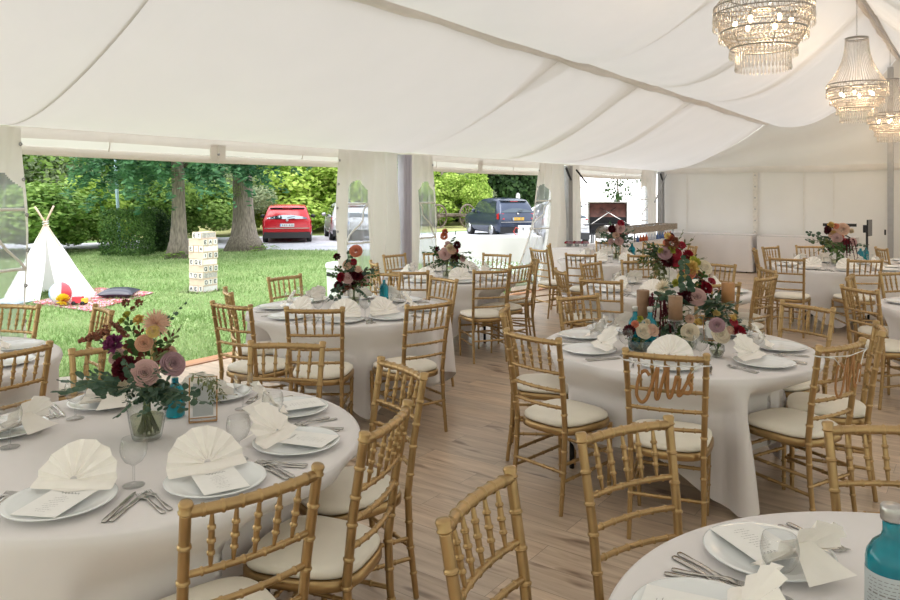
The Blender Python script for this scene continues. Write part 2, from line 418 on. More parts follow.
# ------------------------------------------------------------------ gathered curtains with clear window panels
def curtain(label, y_post, side, spread_top, spread_bot, folds, x_out=0.0, win=(.35,.95), seed=0, flare=0, bulge=.10, wz=(.55,1.75)):
    """hangs from the eave beside a post; side +1 towards the end wall"""
    t = empty('tent_curtain', (-W+.06, y_post+side*.115, 0)); tag(t, label, 'curtain', 'tied back side curtains')
    rnd = random.Random(seed)
    NU, NV = 170, 150
    ph = rnd.uniform(0, 6)
    def fn(u, v):
        z = 2.28*(1-v)+.02
        sp = spread_top+(spread_bot-spread_top)*(v**1.3) - flare*.25*math.exp(-((v-.45)/.25)**2)
        a = .018+bulge*.5*(.35+.65*min(1, v*2.5))
        w = sin(u*folds*2*PI+ph+.5*sin(v*4))*.7 + .3*sin(u*folds*4.7+ph*2)
        d = a*w*(1-.65*max(0, (u-win[0]))/(1-win[0]+1e-6) if win and u > win[0] else 1)
        y = side*(u*sp + .02*sin(v*9+u*11))
        x = d + .05 + x_out*v*u
        z += -.05*u*(1-v)*0 
        return (x, y, z)
    def inwin(u, v):
        if not win: return False
        z = 1-v
        um = (u-win[0])/(win[1]-win[0])
        if not (0 < um < 1): return False
        top = wz[1]/2.25 + .055*(1-(2*um-1)**2)*1.0
        return wz[0]/2.25*0+ .05 < z < top
    MB().grid(fn, NU, NV, keep=lambda u, v: not inwin(u, v)).build('curtain_cloth', CURT, t)
    if win:
        MB().grid(fn, NU, NV, keep=inwin).build('clear_window', PVC, t)
        bb = MB()   # welded glazing bars
        for zz in (.30, .52):
            p = []
            for i in range(12):
                u = win[0]+(win[1]-win[0])*i/11; q = fn(u, zz); p.append((q[0]+.006, q[1], q[2]))
            bb.tube(p, .013, 6)
        p1 = [fn(win[0]+(win[1]-win[0])*i/9, .30+.22*i/9) for i in range(10)]; bb.tube([(q[0]+.008, q[1], q[2]) for q in p1], .012, 6)
        bb.build('glazing_bar', CURT, t)
    for k in range(7):
        ey = MB(); q = fn(.985, .06+k*.13); ey.lathe([(.007,0),(.015,.002),(.017,.006),(.007,.006)], 8, c=(0,0,0)); n = 8*4
        for i in range(len(ey.v)-n, len(ey.v)): 
            p = ey.v[i]; ey.v[i] = (q[0]+p[2]+.004, q[1]+p[0], q[2]+p[1])
        ey.build('eyelet', ALU, t)
    return t
curtain('bunched white curtain with clear window on garden side of lilac post, towards the lawn', 7.86, -1, 1.12, 1.10, 4.5, .0, (.50,.86), 1)
curtain('white curtain with arched clear window hanging between lilac post and dark car', 7.86, 1, .62, .78, 3.0, .0, (.38,.97), 2)
curtain('white curtain with crumpled clear film beside the grey post, trailing towards the white tables', 12.75, -1, .95, 1.75, 4.0, -.12, (.50,.97), 3, .6, .16)
curtain('narrow white curtain between grey post and silver car', 12.75, 1, .48, .48, 2.0, 0, None, 4)
curtain('white curtain with clear film strip beside the corner post', 17.72, -1, 1.05, .95, 3.5, 0, (.66,.97), 5)
curtain('white curtain with clear window hanging in front of the teepee', 2.30, 1, .50, .56, 2.2, .0, (.25,.97), 6)
# valance ties and the small square patch
for px_, z0, l in ((109, 2.27, .13), (302, 2.26, .10), (428, 2.25, .12), (436, 2.25, .12), (513, 2.25, .11), (560, 2.25, .10), (625, 2.25, .10)):
    a = TH - math.atan((px_-450)/F); y = W/math.tan(a)
    t = tag(MB().tube([(-W+.0, y, z0),(-W+.012, y+.004, z0-l*.5),(-W+.005, y-.006, z0-l)], .006, 6).ball((-W+.004, y, z0+.004), .014).build('tie_cord', TRIMC),
        'beige tie cord hanging from the valance, %s along from the lawn end' % ORD[[109,302,428,436,513,560,625].index(px_)+1], 'cord', 'valance tie cords')
a = TH - math.atan((217-450)/F); y = W/math.tan(a)
t = empty('valance_flap', (-W+.015, y, 2.185)); tag(t, 'square beige fabric flap fastened on the valance above the tumbling block tower', 'fabric flap')
MB().box((0,0,0), (.012,.19,.17)).build('flap', TRIMC, t); MB().box((.009,0,-.02), (.006,.012,.20)).build('strap', SEAM, t); MB().ball((.014,0,-.02), .014).build('button', ALU, t)
a = TH - math.atan((476-450)/F); y = W/math.tan(a)
t = empty('valance_flap', (-W+.015, y+.1, 2.20)); tag(t, 'beige fabric flap fastened on the valance above the old cart', 'fabric flap')
MB().box((0,0,0), (.012,.12,.20)).build('flap', TRIMC, t)
# ------------------------------------------------------------------ chiavari chair
def bamboo(path, r, rings, bump=.0035, w=.0055, taper=None, n=8):
    """path resampled with bamboo rings at fractions"""
    path = [Vector(p) for p in path]
    seg = [(path[i+1]-path[i]).length for i in range(len(path)-1)]; L = sum(seg)
    def at(s):
        s = max(0, min(L, s))
        for i, l in enumerate(seg):
            if s <= l or i == len(seg)-1: return path[i].lerp(path[i+1], s/l if l else 0)
            s -= l
    st = [(0, 0), (.004, 0), (L-.004, 0), (L, 0)]
    acc = 0
    for l in seg[:-1]: acc += l; st.append((acc, 0))
    for f in rings:
        c = f*L; st += [(c-w-.0035, 0), (c+w+.0035, 0)]
        st += [(c-w, 0), (c-w*.55, bump), (c-w*.1, bump*1.05), (c, bump*.25), (c+w*.1, bump*1.05), (c+w*.55, bump), (c+w, 0)] if bump > .003 else [(c-w, 0), (c-w*.4, bump), (c+w*.4, bump), (c+w, 0)]
    st = sorted((s, b) for s, b in st if -1e-9 <= s <= L+1e-9)
    P, Rr = [], []
    for s, b in st:
        rr = r if taper is None else taper(s/L)*r
        P.append(at(s)); Rr.append(rr+b)
    return MB().tube(P, Rr, n)
def arcpts(x0, x1, y, z, bow, k=9):
    return [(x0+(x1-x0)*i/k, y-bow*(1-(2*i/k-1)**2), z) for i in range(k+1)]
def make_chair():
    t = empty('chiavari_chair')
    # cushion
    def se(a, A, B, n=3.4):
        c, s = cos(a), sin(a)
        return (A*math.copysign(abs(c)**(2/n), c), B*math.copysign(abs(s)**(2/n), s))
    cu = MB(); prof = [(.0,.432),(.90,.432),(.985,.437),(1.0,.448),(.985,.458),(.93,.467),(.78,.475),(.5,.480),(.0,.482)]
    n = 36; vs = []
    for (k, z) in prof:
        for j in range(n):
            x, y = se(2*PI*j/n, .212*max(k, .001), .205*max(k, .001)); x *= 1+.10*(y/.2)
            vs.append((x, y, z))
    fs = [(i*n+j, i*n+(j+1)%n, (i+1)*n+(j+1)%n, (i+1)*n+j) for i in range(len(prof)-1) for j in range(n)]
    cu.add(vs, fs); cu.build('seat', CREAM, t)
    fr = MB(); pr = [(.80,.392),(.985,.392),(1.03,.398),(1.03,.426),(.99,.432),(.80,.432),(.80,.392)]; vs = []
    for (k, z) in pr:
        for j in range(n):
            x, y = se(2*PI*j/n, .212*k, .205*k); x *= 1+.10*(y/.2); vs.append((x, y, z))
    fr.add(vs, [(i*n+j, i*n+(j+1)%n, (i+1)*n+(j+1)%n, (i+1)*n+j) for i in range(len(pr)-1) for j in range(n)]); fr.build('seat_frame', GOLD, t)
    for s in (-1, 1):
        bl = bamboo([(s*.187,-.235,0),(s*.183,-.205,.25),(s*.183,-.197,.44),(s*.190,-.222,.66),(s*.199,-.262,.895)], .0155, (.12,.24,.36,.47,.575,.70,.80,.905), n=10,
                    taper=lambda f: .78+.22*min(1, f*2.2))
        top = Vector((s*.199,-.262,.895)); d = Vector((s*.01,-.045,.25)).normalized()
        bl.tube([top, top+d*.004, top+d*.007, top+d*.010, top+d*.026, top+d*.032, top+d*.034], [.0155,.020,.020,.0165,.020,.0165,.006], 12)
        bl.build('back_leg', GOLD, t)
        bamboo([(s*.192,.180,.40),(s*.192,.178,.25),(s*.186,.176,0)], .0155, (.13,.36,.60,.82), n=10, taper=lambda f: 1-.30*f).build('front_leg', GOLD, t)
    # rails of the back, bowed to the rear
    def py(z): return -.197 - (z-.44)*.25/1.7 - max(0, z-.6)*.12*1.0 + .0
    yz = lambda z: (-.197-.025*(z-.44)/.22) if z < .66 else (-.222-.040*(z-.66)/.235)
    xz = lambda z: .183+.007*(z-.44)/.22 if z < .66 else .190+.009*(z-.66)/.235
    RR = [.1,.21,.32,.43,.57,.68,.79,.9]
    bamboo(arcpts(-xz(.89), xz(.89), yz(.89), .898, .026), .0150, (.11,.24,.37,.5,.63,.76,.89), .003, n=10).build('top_rail', GOLD, t)
    for z in (.735,.640,.550):
        bamboo(arcpts(-xz(z), xz(z), yz(z), z, .022), .0095, (.12,.27,.42,.58,.73,.88), .0028, n=8).build('back_rail', GOLD, t)
    for i in range(5):
        f = (i+1)/6
        x1, x0 = xz(.89)*(2*f-1), xz(.735)*(2*f-1)*.96; b = (1-(2*f-1)**2)
        bamboo([(x1, yz(.89)-.026*b, .890),(x0, yz(.735)-.022*b, .740)], .0092, (.28,.52,.74), .0034, n=8, taper=lambda q: .50+.50*sin(PI*min(1,max(0,q)))**.8).build('spindle', GOLD, t)
    # stretchers
    def st(a, b): bamboo([a, b], .0092, (.2,.4,.6,.8), .0028, n=7).build('stretcher', GOLD, t)
    st((-.19,.177,.235),(.19,.177,.235)); st((-.19,.177,.31),(.19,.177,.31))
    for s in (-1, 1):
        st((s*.184,-.212,.17),(s*.19,.177,.185)); st((s*.183,-.205,.255),(s*.191,.177,.265))
    st((-.183,-.21,.215),(.183,-.21,.215))
    return t
CHAIR = make_chair()
for ch_ in CHAIR.children:                     # the photo's chairs stand 96 cm high
    for v_ in ch_.data.vertices: v_.co = (v_.co.x*.966, v_.co.y*1.05, v_.co.z*1.05)
# table centres (camera-relative X, Z) and how a person would point to each
TAB = {
 'T1': (-1.237,3.005,'gold frame table'), 'T2': (1.486,4.847,'candle table'), 'T3': (-.872,6.405,'table near the white bin'),
 'T4': (-.03,8.90,'table below the dark car'), 'T5': (2.50,11.15,'table below the grill'), 'T6': (2.24,7.70,'tall bouquet table'),
 'T7': (5.28,10.10,'table before the screen stand'), 'T8': (4.68,6.39,'cut off flowerless table'), 'T9': (1.18,1.4725,'labelled bottle table'),
 'T10': (-3.25,4.33,'table near the teepee'), 'T11': (7.15,10.5,'table under the pole')}
TC = {k: cw(v[0], v[1]) for k, v in TAB.items()}
# chairs: ends of the back rail in the photo (or one point), the table they serve, whether the two ends give the turn
CH = [
 ('T1',(187,508),(318,470),1),('T1',(365,437),(409,404),1),('T1',(386,361),(420,374),1),('T1',(253,343),(321,344),1),('T1',(86,356),(140,350),0),
 ('T3',(287.6,309),(341,309),1),('T3',(410,306.7),(448,301.7),1),('T3',(431,278),(457.5,281),1),('T3',(372.5,277),(392.5,276),0),('T3',(266.3,283),(301.7,279.7),1),
 ('T3',(221,293.5),(234,289),0),('T3',(218.6,302.5),(243,307),0),
 ('T4',(393,271.7),(425,271.7),1),('T4',(383,257.5),(405,256),1),('T4',(367,262.7),(379.5,260),0),('T4',(476.7,271),(506.7,270),1),('T4',(485,254),(509,254.7),1),
 ('T4',(426,254),(450,254),0),('T4',(514.5,266),(529,264.5),0),('T4',(529,258),(543,260),0),
 ('T5',(541,246),(556.7,244.5),0),('T5',(535.5,249.5),(541,249.5),0),('T5',(566.7,254),(594.5,254.7),1),('T5',(596,242.7),(620,242.7),0),('T5',(643,242.7),(665,244),0),('T5',(687,245.5),(699,247),0),
 ('T5',(632,255),(655,255),1),
 ('T6',(579.5,266),(601,264),1),('T6',(583,279.5),(618.5,281),1),('T6',(557.7,269.7),(562,272),0),('T6',(704,284),(733,284),0),('T6',(705,263.5),(735,265),0),('T6',(626,261),(650,261),0),
 ('T6',(759,267.7),(778,272.5),1),('T6',(754,279),(779,276),1),
 ('T2',(557.7,298),(597.5,295),0),('T2',(498.5,310.5),(510,309.5),0),('T2',(507.5,331),(557,340.5),1),('T2',(626,351),(706,357),1),('T2',(830,348),(854,341),0),('T2',(872,322),(889,335),0),('T2',(783,303),(833,309),1),
 ('T7',(752.5,249.5),(757,250),0),('T7',(760,247.6),(780,246.6),0),('T7',(795.5,245.7),(824,246.6),0),('T7',(771.6,258),(802,259),1),('T7',(845,260),(885.6,260),1),('T11',(870,246.6),(892,247.6),1),
 ('T8',(881,272.5),(912,272.5),0),('T8',(841.5,286),(877,291.6),1),('T8',(841.5,276),(858,278),0),
 ('T9',(441,525.5),(509.5,471),1),('T9',(581,436.5),(667,419.5),1),('T9',(848,426),(925,428),1),
 ('T10',(-20,359),(43,343),0),('T10',(0,308),(33,305),0),('T10',(92,308),(116,310),0)]
placed = []; CHAIRS = {}; POSE = []
for i, (tb_, a, b, meas) in enumerate(CH):
    zt = .958
    A = pg(a[0], a[1], zt); B = pg(b[0], b[1], zt); c = (A+B)/2
    to = TC[tb_]-c; to.z = 0; yaw_t = math.atan2(-to.x, to.y)
    yaw = yaw_t
    if meas:
        d = B-A; yaw_m = math.atan2(d.y, d.x)
        dd = (yaw_m-yaw_t+PI) % (2*PI)-PI
        if abs(dd) > PI/2: yaw_m += PI; dd = (yaw_m-yaw_t+PI) % (2*PI)-PI
        wgt = 1.0 if c.length < 5.2 else .6
        dd = max(-.6, min(.6, dd))*wgt
        yaw = yaw_t+dd
    rad = (c-TC[tb_]); rad.z = 0
    if rad.length < .945:
        ok = [s_ for s_ in [.8+.005*i_ for i_ in range(81)] if (Vector((c.x*s_, c.y*s_, 0))-Vector((TC[tb_].x, TC[tb_].y, 0))).length >= .945]
        s_ = min(ok, key=lambda q_: abs(q_-1)) if ok else 1
        c = Vector((c.x*s_, c.y*s_, c.z))
        rad = (c-TC[tb_]); rad.z = 0
        if rad.length < .94: c = TC[tb_]+rad.normalized()*.945
    loc = Vector((c.x, c.y, 0))-Matrix.Rotation(yaw, 3, 'Z') @ Vector((0,-.283,0))
    POSE.append([tb_, loc, yaw])
# neighbours at a table keep clear of each other
for _ in range(40):
    for i in range(len(POSE)):
        for j in range(i):
            d = POSE[i][1]-POSE[j][1]; L = d.length
            if L < .425:
                n_ = d.normalized()*(.428-L)/2
                POSE[i][1] += n_; POSE[j][1] -= n_
for i, (tb_, loc, yaw) in enumerate(POSE):
    o = CHAIR if i == 0 else copy_tree(CHAIR)
    o.location = (loc.x, loc.y, 0); o.rotation_euler = (0,0,yaw)
    CHAIRS.setdefault(tb_, []).append(o); placed.append((o, loc, yaw))
def clock(tb_, p):
    """clockwise angle (seen from above) from the camera side of a table"""
    d = Vector((p[0],p[1],0))-TC[tb_]; base = -TC[tb_]
    a = math.atan2(d.y, d.x)-math.atan2(base.y, base.x)
    return (-a) % (2*PI)
for k, L in CHAIRS.items():
    L.sort(key=lambda o: clock(k, o.location))
    for n_, o in enumerate(L):
        tag(o, 'gold bamboo chair, %s clockwise from the camera side of the %s' % (ORD[n_+1], TAB[k][2]), 'chair', 'gold chairs at the '+TAB[k][2])
    
# ------------------------------------------------------------------ tables, cloths and place settings
RT = .865
def make_table(rl=.5):
    t = empty('round_table')
    MB().lathe([(.0,.715),(.84,.715),(.85,.722),(.85,.738),(.84,.744),(.0,.744)], 48).build('tabletop', pbr('table_board', (.45,.38,.30), .6), t)
    for k in range(4):
        a = PI/4+k*PI/2
        b = MB().tube([((rl-.15)*cos(a),(rl-.15)*sin(a),.71),(rl*cos(a),rl*sin(a),.40),(rl*cos(a),rl*sin(a),.0)], .016, 8); b.build('leg', BLACKMET, t)
    return t
TABLE = make_table()
def cloth_mesh(seed, corner=.8, n=160, low=.035, high=.26):
    rnd = random.Random(seed); ph = [rnd.uniform(0, 6.28) for _ in range(6)]
    nf = 10; b = MB()
    rows = [(.0,0),(.35,0),(.6,0),(.75,0),(.83,0),(.855,.0),(.866,.012)]
    V = []; k = 20
    tot = len(rows)+k
    for i in range(tot):
        for j in range(n):
            a = 2*PI*j/n
            if i < len(rows):
                r, d = rows[i]; z = .7505-d*.55
                if i == len(rows)-1: z = .744
            else:
                q = (i-len(rows)+1)/k
                c4 = .5+.5*cos(4*(a-corner)+.3*sin(a*2+ph[2]))
                hem = high+(low-high)*c4**3+.012*sin(7*a+ph[3])
                z = .742-(.742-hem)*q
                w = sin(nf*a+ph[0]+.9*sin(2*a+ph[1]))*.55+.30*sin(5*a+ph[4])+.25*sin(14*a+ph[5])
                g = q**.75
                w = math.copysign(abs(w)**.8, w)
                r = .868 + g*(.012+.095*w) - .035*q*(1-c4)
            V.append((r*cos(a), r*sin(a), z))
    fs = [(i*n+j, i*n+(j+1)%n, (i+1)*n+(j+1)%n, (i+1)*n+j) for i in range(tot-1) for j in range(n)]
    return b.add(V, fs)
CLOTHLAB = {'T1':'white round tablecloth under the gold photo frame and eucalyptus bouquet','T2':'white tablecloth with hanging point under the candles and flower runner',
 'T3':'white tablecloth on the table near the white bin and lilac post','T4':'white tablecloth on the round table below the dark car','T5':'white tablecloth on the round table below the open grill',
 'T6':'white tablecloth on the tall bouquet table behind the candles','T7':'white tablecloth on the round table before the screen stand','T8':'white tablecloth on the flowerless round table cut off beyond the Mr chair',
 'T9':'white tablecloth under the labelled turquoise bottle at the camera','T10':'white tablecloth on the table cut off in front of the teepee','T11':'white tablecloth on the round table under the end wall pole'}
for i, k in enumerate(TAB):
    o = TABLE if i == 0 else make_table(.72) if k == 'T2' else copy_tree(TABLE)
    p = TC[k]; o.location = (p.x, p.y, 0)
    ca = [math.atan2(q.location.y-p.y, q.location.x-p.x) for q in CHAIRS.get(k, [])]
    def clear(r_): return min([abs((PI/4+r_+m_*PI/2-a_+PI) % (2*PI)-PI) for m_ in range(4) for a_ in ca] or [1])
    o.rotation_euler = (0,0,max([x_*.05 for x_ in range(32)], key=clear) if k != 'T2' else .02)
    tag(o, 'round folding table with black legs beneath the cloth, the '+TAB[k][2], 'table', 'round banquet tables')
    cn = {'T1':1.2,'T2':-.89,'T9':.5}.get(k, .5+i)
    cm = cloth_mesh(i*3+2, cn)
    # the hanging cloth is pushed back by the seats drawn up to the table
    fr_ = [(q.location-p, q.rotation_euler[2]) for q in CHAIRS.get(k, [])]
    for vi, v_ in enumerate(cm.v):
        if v_[2] > .70: continue
        P_ = Vector((v_[0], v_[1], 0))
        for loc_, yw in fr_:
            q = Matrix.Rotation(-yw, 3, 'Z') @ (P_-Vector((loc_.x, loc_.y, 0)))
            ax = abs(q.x)
            if ax < .36 and -.32 < q.y < .255:
                wx = 1 if ax < .265 else max(0, 1-(ax-.265)/.095); wx = wx*wx*(3-2*wx)
                wz = 1 if v_[2] < .56 else max(0, (.70-v_[2])/.14)
                P_ = P_+Matrix.Rotation(yw, 3, 'Z') @ Vector((0, (.255-q.y)*wx*wz, 0))
        cm.v[vi] = (P_.x, P_.y, v_[2])
    c = cm.build('tablecloth', LINEN); c.location = (p.x, p.y, 0)
    tag(c, CLOTHLAB[k], 'tablecloth', 'white round tablecloths')
# plate
PL = MB().lathe([(.0,.004),(.09,.004),(.10,.0),(.108,.0),(.112,.006),(.160,.018),(.168,.0205),(.170,.023),(.166,.0245),(.150,.020),(.118,.0105),(.108,.009),(.0,.009)], 48).mesh('dinner_plate', CHINA)
# napkin fan
def fan_mesh(kind=0):
    b = MB(); N = 8; rr = [.012,.05,.095,.138]; d = .0085
    lean = R(38 if kind == 0 else 60)
    V = []
    for i in range(2*N+1):
        a = -R(98)+R(196)*i/(2*N)
        s = d if i % 2 else -d
        for j, r in enumerate(rr):
            rr_ = r*(1-.02*(i % 2)) if j == 3 else r
            w = s*(.35+.9*j/3)
            p = Vector((rr_*sin(a), 0, rr_*cos(a)))
            y = w; z = p.z
            V.append((p.x, y+ z*sin(lean)+.012*abs(p.x)/.14, max(.004, z*cos(lean)+.028-.012*abs(p.x)/.14)))
    m = len(rr)
    b.add(V, [(i*m+j, (i+1)*m+j, (i+1)*m+j+1, i*m+j+1) for i in range(2*N) for j in range(m-1)], 0, False)
    # folded band across the foot and the flap lying on the plate
    def band(u, v):
        x = (u*2-1)*.135
        return (x, -.018*cos(v*PI/2)-.010*(1-abs(u*2-1)) + .022*v, .004+.024*sin(v*PI*.6)*(1-.45*abs(u*2-1)))
    b.grid(band, 12, 4)
    def flap(u, v):
        x = (u*2-1)*.125*(1-.55*v)
        return (x, -.012-.035*v*(1-abs(u*2-1)*.5), .006+.004*sin(u*PI)*(1-v))
    b.grid(flap, 8, 3)
    # tail that props it from behind
    def tail(u, v):
        x = (u*2-1)*(.03+.05*v)
        return (x, .03+.095*v, .004+(.055*(1-v)**1.2))
    b.grid(tail, 4, 4)
    return b
def fan_obj(kind):
    me = fan_mesh(kind).mesh('napkin', NAPK); return me
FAN = [fan_obj(0), fan_obj(1)]
# cutlery
def sweep(st):
    b = MB(); V = []
    for (y, w, z, th) in st:
        V += [(-w, y, z), (w, y, z), (w*.8, y, z+th), (-w*.8, y, z+th)]
    k = len(st); fs = []
    for i in range(k-1):
        for j in range(4): fs.append((i*4+j, i*4+(j+1)%4, (i+1)*4+(j+1)%4, (i+1)*4+j))
    fs += [(3,2,1,0), tuple((k-1)*4+j for j in range(4))]
    return b.add(V, fs, 0, True)
def fork():
    b = sweep([(-.095,.006,.001,.003),(-.088,.0085,.001,.0035),(-.05,.0065,.001,.0035),(-.005,.0035,.003,.0035),(.03,.0035,.008,.003),(.045,.009,.008,.002),(.058,.0115,.005,.002),(.066,.0118,.003,.002)])
    for k in range(4):
        x = (k-1.5)*.0062
        t = sweep([(.064,.0021,.003,.002),(.085,.0017,.0015,.0018),(.103,.0009,.005,.0014)]); t.v = [(p[0]+x, p[1], p[2]) for p in t.v]; b.merge(t)
    return b.mesh('fork', STEEL)
def knife():
    return sweep([(-.115,.007,.001,.004),(-.105,.009,.001,.0045),(-.06,.0075,.001,.0045),(-.015,.0055,.001,.0045),(-.005,.0065,.001,.002),(.02,.0095,.001,.0015),(.07,.0098,.001,.0013),(.10,.007,.001,.0012),(.115,.001,.001,.001)]).mesh('knife', STEEL)
FORK, KNIFE = fork(), knife()
# wine glass
WG = MB().lathe([(.0,.0005),(.036,.0005),(.037,.002),(.033,.0035),(.010,.007),(.0045,.012),(.0038,.05),(.0045,.068),(.012,.074),(.028,.084),(.040,.103),(.0445,.122),(.0440,.140),(.040,.158),(.0385,.163),(.0378,.163)], 28).mesh('wine_glass', GLASS)
# menu card with lines of small lettering
def menu_card():
    o = MB().box((0,0,.001), (.148,.212,.0012)).mesh('menu_card', PAPER)
    b = MB(); rnd = random.Random(5)
    def stroke(pts, w):
        for i in range(len(pts)-1):
            a, c = Vector((*pts[i], 0)), Vector((*pts[i+1], 0)); d = (c-a)
            if d.length < 1e-6: continue
            n_ = Vector((-d.y, d.x, 0)).normalized()*w
            b.add([(a-n_)+Vector((0,0,.0019)), (c-n_)+Vector((0,0,.0019)), (c+n_)+Vector((0,0,.0019)), (a+n_)+Vector((0,0,.0019))], [(0,1,2,3)], 0, False)
    pts = [(-.030+.0034*i, .066+.006*sin(i*1.9)*(1 if i % 3 else 1.6)) for i in range(20)]; stroke(pts, .0009)
    for r_, L in enumerate((.02,.05,.04,.055,.03,.05,.045,.02,.05,.035)):
        y = .040-.0125*r_
        x = -L/2
        while x < L/2:
            w = rnd.uniform(.004,.010); stroke([(x, y+rnd.uniform(-.0005,.0005)), (min(L/2, x+w), y)], .0007); x += w+.0025
    return o, b.mesh('printed_lettering', INK)
MENU, MTXT = menu_card()
def wpos(k, ang, r, fx=0, fy=0):
    """point in a seat's frame: origin at the plate, fy towards the table centre, fx to the sitter's right hand"""
    c = TC[k]; out = Vector((cos(ang), sin(ang), 0)); inn = -out; rt = Vector((inn.y, -inn.x, 0))
    return Vector((c.x, c.y, 0)) + out*r + rt*fx + inn*fy, math.atan2(-inn.x, inn.y)
ZT = .7525
SEATA = {}   # seat angles measured in camera frame (degrees, X right, Z depth)
MEAS = {'T1':(-91,-47,-7,37,82,128,172,217),'T2':(-57,-8,40,85,120,152,197,249),'T3':(178,229,273,308,356,45,90,135),'T9':(119,158,200,245,290,335,20,66),
        'T10':(0,45,90,-45,-90),'T4':(-120,-75,-30,15,60,105,150,195),'T5':(-130,-85,-40,5,50,95,140,185),'T6':(-165,-120,-70,-20,25,70,115,160),
        'T7':(-150,-105,-55,-10,35,80,125,170),'T8':(150,195,240,105),'T11':(180,225,135,270)}
rnd = random.Random(11)
items = {}
def put(kind, me, loc, rz, k, n_):
    q = proj(loc)
    if not (-25 < q[0] < 925 and 0 < q[1] < 640 and q[2] > .3): return None
    o = link(kind, me, None, (loc.x, loc.y, loc.z), (0,0,rz)); items.setdefault((k, kind), []).append((o, n_)); return o
def seat_label(n_, k): return '%s place clockwise from camera side, %s' % (ORD[n_+1], TAB[k][2])
for k, angs in MEAS.items():
    seats = []
    for a in angs:
        A = R(a)+TH   # camera frame angle -> world (camera X axis is rotated by TH)
        seats.append(A)
    seats.sort(key=lambda A: clock(k, TC[k]+Vector((cos(A), sin(A), 0))))
    near = k in ('T1','T2','T3','T9','T10')
    for n_, A in enumerate(seats):
        P, rz = wpos(k, A, .635); P.z = ZT
        jr = rnd.uniform(-.05,.05)
        o = put('dinner_plate', PL, P, rz, k, n_)
        if o is None: continue
        lab = seat_label(n_, k)
        tag(o, 'white plate, '+lab, 'plate', 'dinner plates on the '+TAB[k][2])
        q, _ = wpos(k, A, .635, rnd.uniform(-.01,.01), .075); q.z = ZT+.0245 if k else 0
        kind = 0
        o = put('napkin', FAN[kind], q, rz+jr*3, k, n_)
        if o: tag(o, 'cream fan napkin, '+lab, 'napkin', 'fan napkins on the '+TAB[k][2])
        g, _ = wpos(k, A, .635, .165, .160); g.z = ZT
        o = put('wine_glass', WG, g, 0, k, n_)
        if o: tag(o, 'empty wine glass, '+lab, 'glass', 'wine glasses on the '+TAB[k][2])
        if k in ('T1','T9'):
            m, _ = wpos(k, A, .635, rnd.uniform(-.01,.01), -.040); m.z = ZT+.0265
            o = put('menu_card', MENU, m, rz+jr*2-.12, k, n_)
            if o:
                tag(o, 'white menu card on plate, '+lab, 'menu card', 'menu cards on the '+TAB[k][2])
                link('printed_lettering', MTXT, o)
        far = not near
        for nm, me, fx, word in (('fork', FORK, -.198, 'inner fork'), ('fork', FORK, -.226, 'outer fork'), ('knife', KNIFE, .198, 'inner knife'), ('knife', KNIFE, .226, 'outer knife')):
            if far and (proj(TC[k])[2] > 10.5): continue
            if far and proj(P)[2] > proj(TC[k])[2]+.3: continue
            f, _ = wpos(k, A, .635, fx, -.01+rnd.uniform(-.01,.01)); f.z = ZT
            o = put(nm, me, f, rz+rnd.uniform(-.06,.06), k, n_)
            if o: tag(o, 'steel %s, %s' % (word, lab), nm, 'cutlery on the '+TAB[k][2])
# ------------------------------------------------------------------ flowers
def petal(b, M, w, l, cup=.3, mi=0, tip=.55, nu=4, nv=3, curl=0):
    def fn(u, v):
        x = (v*2-1)*w*(sin(PI*min(1, .18+.82*u*(.5+.5*tip)))**.7)*(1 if u < .99 else tip)
        return M @ Vector((x, l*u, cup*l*(u*u) - cup*.5*l*(v*2-1)**2*-1*.6*u - curl*l*max(0, u-.6)))
    b.grid(fn, nu, nv, mi)
def rose_mesh(name, m, loose=1.0):
    b = MB(); rnd = random.Random(3)
    for li, (n, r) in enumerate([(2,.10),(3,.21),(3,.33),(4,.46),(5,.60),(5,.76),(6,.95)]):
        for i in range(n):
            a0 = 2*PI*(i+.37*li)/n + rnd.uniform(-.12,.12); span = 2*PI/n*.66; dz = rnd.uniform(-.05,.05)
            def fn(u, v, a0=a0, span=span, r=r, li=li, dz=dz):
                a = a0+(v*2-1)*span
                cu = max(0, u-.66)/.34
                rr = r*(.50+.42*sin(min(1, u*1.3)*PI/2)) + (.03+.13*min(1, r*1.6))*cu*loose + .012*sin(7*v+li)+.05*v*r
                zt = .60-.50*r*r+dz-.10*(v*2-1)**2
                z = -.35+(zt+.35)*min(1, u*1.22) - (.03+.15*r)*cu**2
                return (rr*cos(a), rr*sin(a), z)
            b.grid(fn, 6, 5, 0)
    return b.mesh(name, m)
def fib_mesh(name, m, n, w, l, cup, zmin=-.35, jit=.1, curl=0, r0=.3, flat=1, seed=1):
    b = MB(); rnd = random.Random(seed)
    for i in range(n):
        z = 1-(1-zmin)*(i+.5)/n; a = i*2.39996; s = math.sqrt(max(0, 1-z*z))
        d = Vector((s*cos(a)+rnd.uniform(-jit,jit), s*sin(a)+rnd.uniform(-jit,jit), z+rnd.uniform(-jit,jit))).normalized()
        q = d.to_track_quat('Y', 'Z').to_matrix().to_4x4()
        k = l*(.55+.45*(i/n)**.5)
        Mx = Matrix.Diagonal((1,1,flat,1)) @ Matrix.Translation(d*r0) @ q @ Matrix.Rotation(rnd.uniform(-.5,.5), 4, 'Y')
        petal(b, Mx, w*rnd.uniform(.8,1.15), k, cup, 0, .6, 3, 2, curl)
    return b.mesh(name, m)
def petm(name, c, var=.12, tr=.2): return leafmat(name, tuple(x*(1-var) for x in c), tuple(min(1,x*(1+var)) for x in c), tr, .55, 30, True)
P_DUSTY = petm('dusty_pink_petal', (.62,.40,.38)); P_MAUVE = petm('mauve_petal', (.42,.26,.29)); P_BURG = petm('burgundy_petal', (.085,.008,.016), .3, .08)
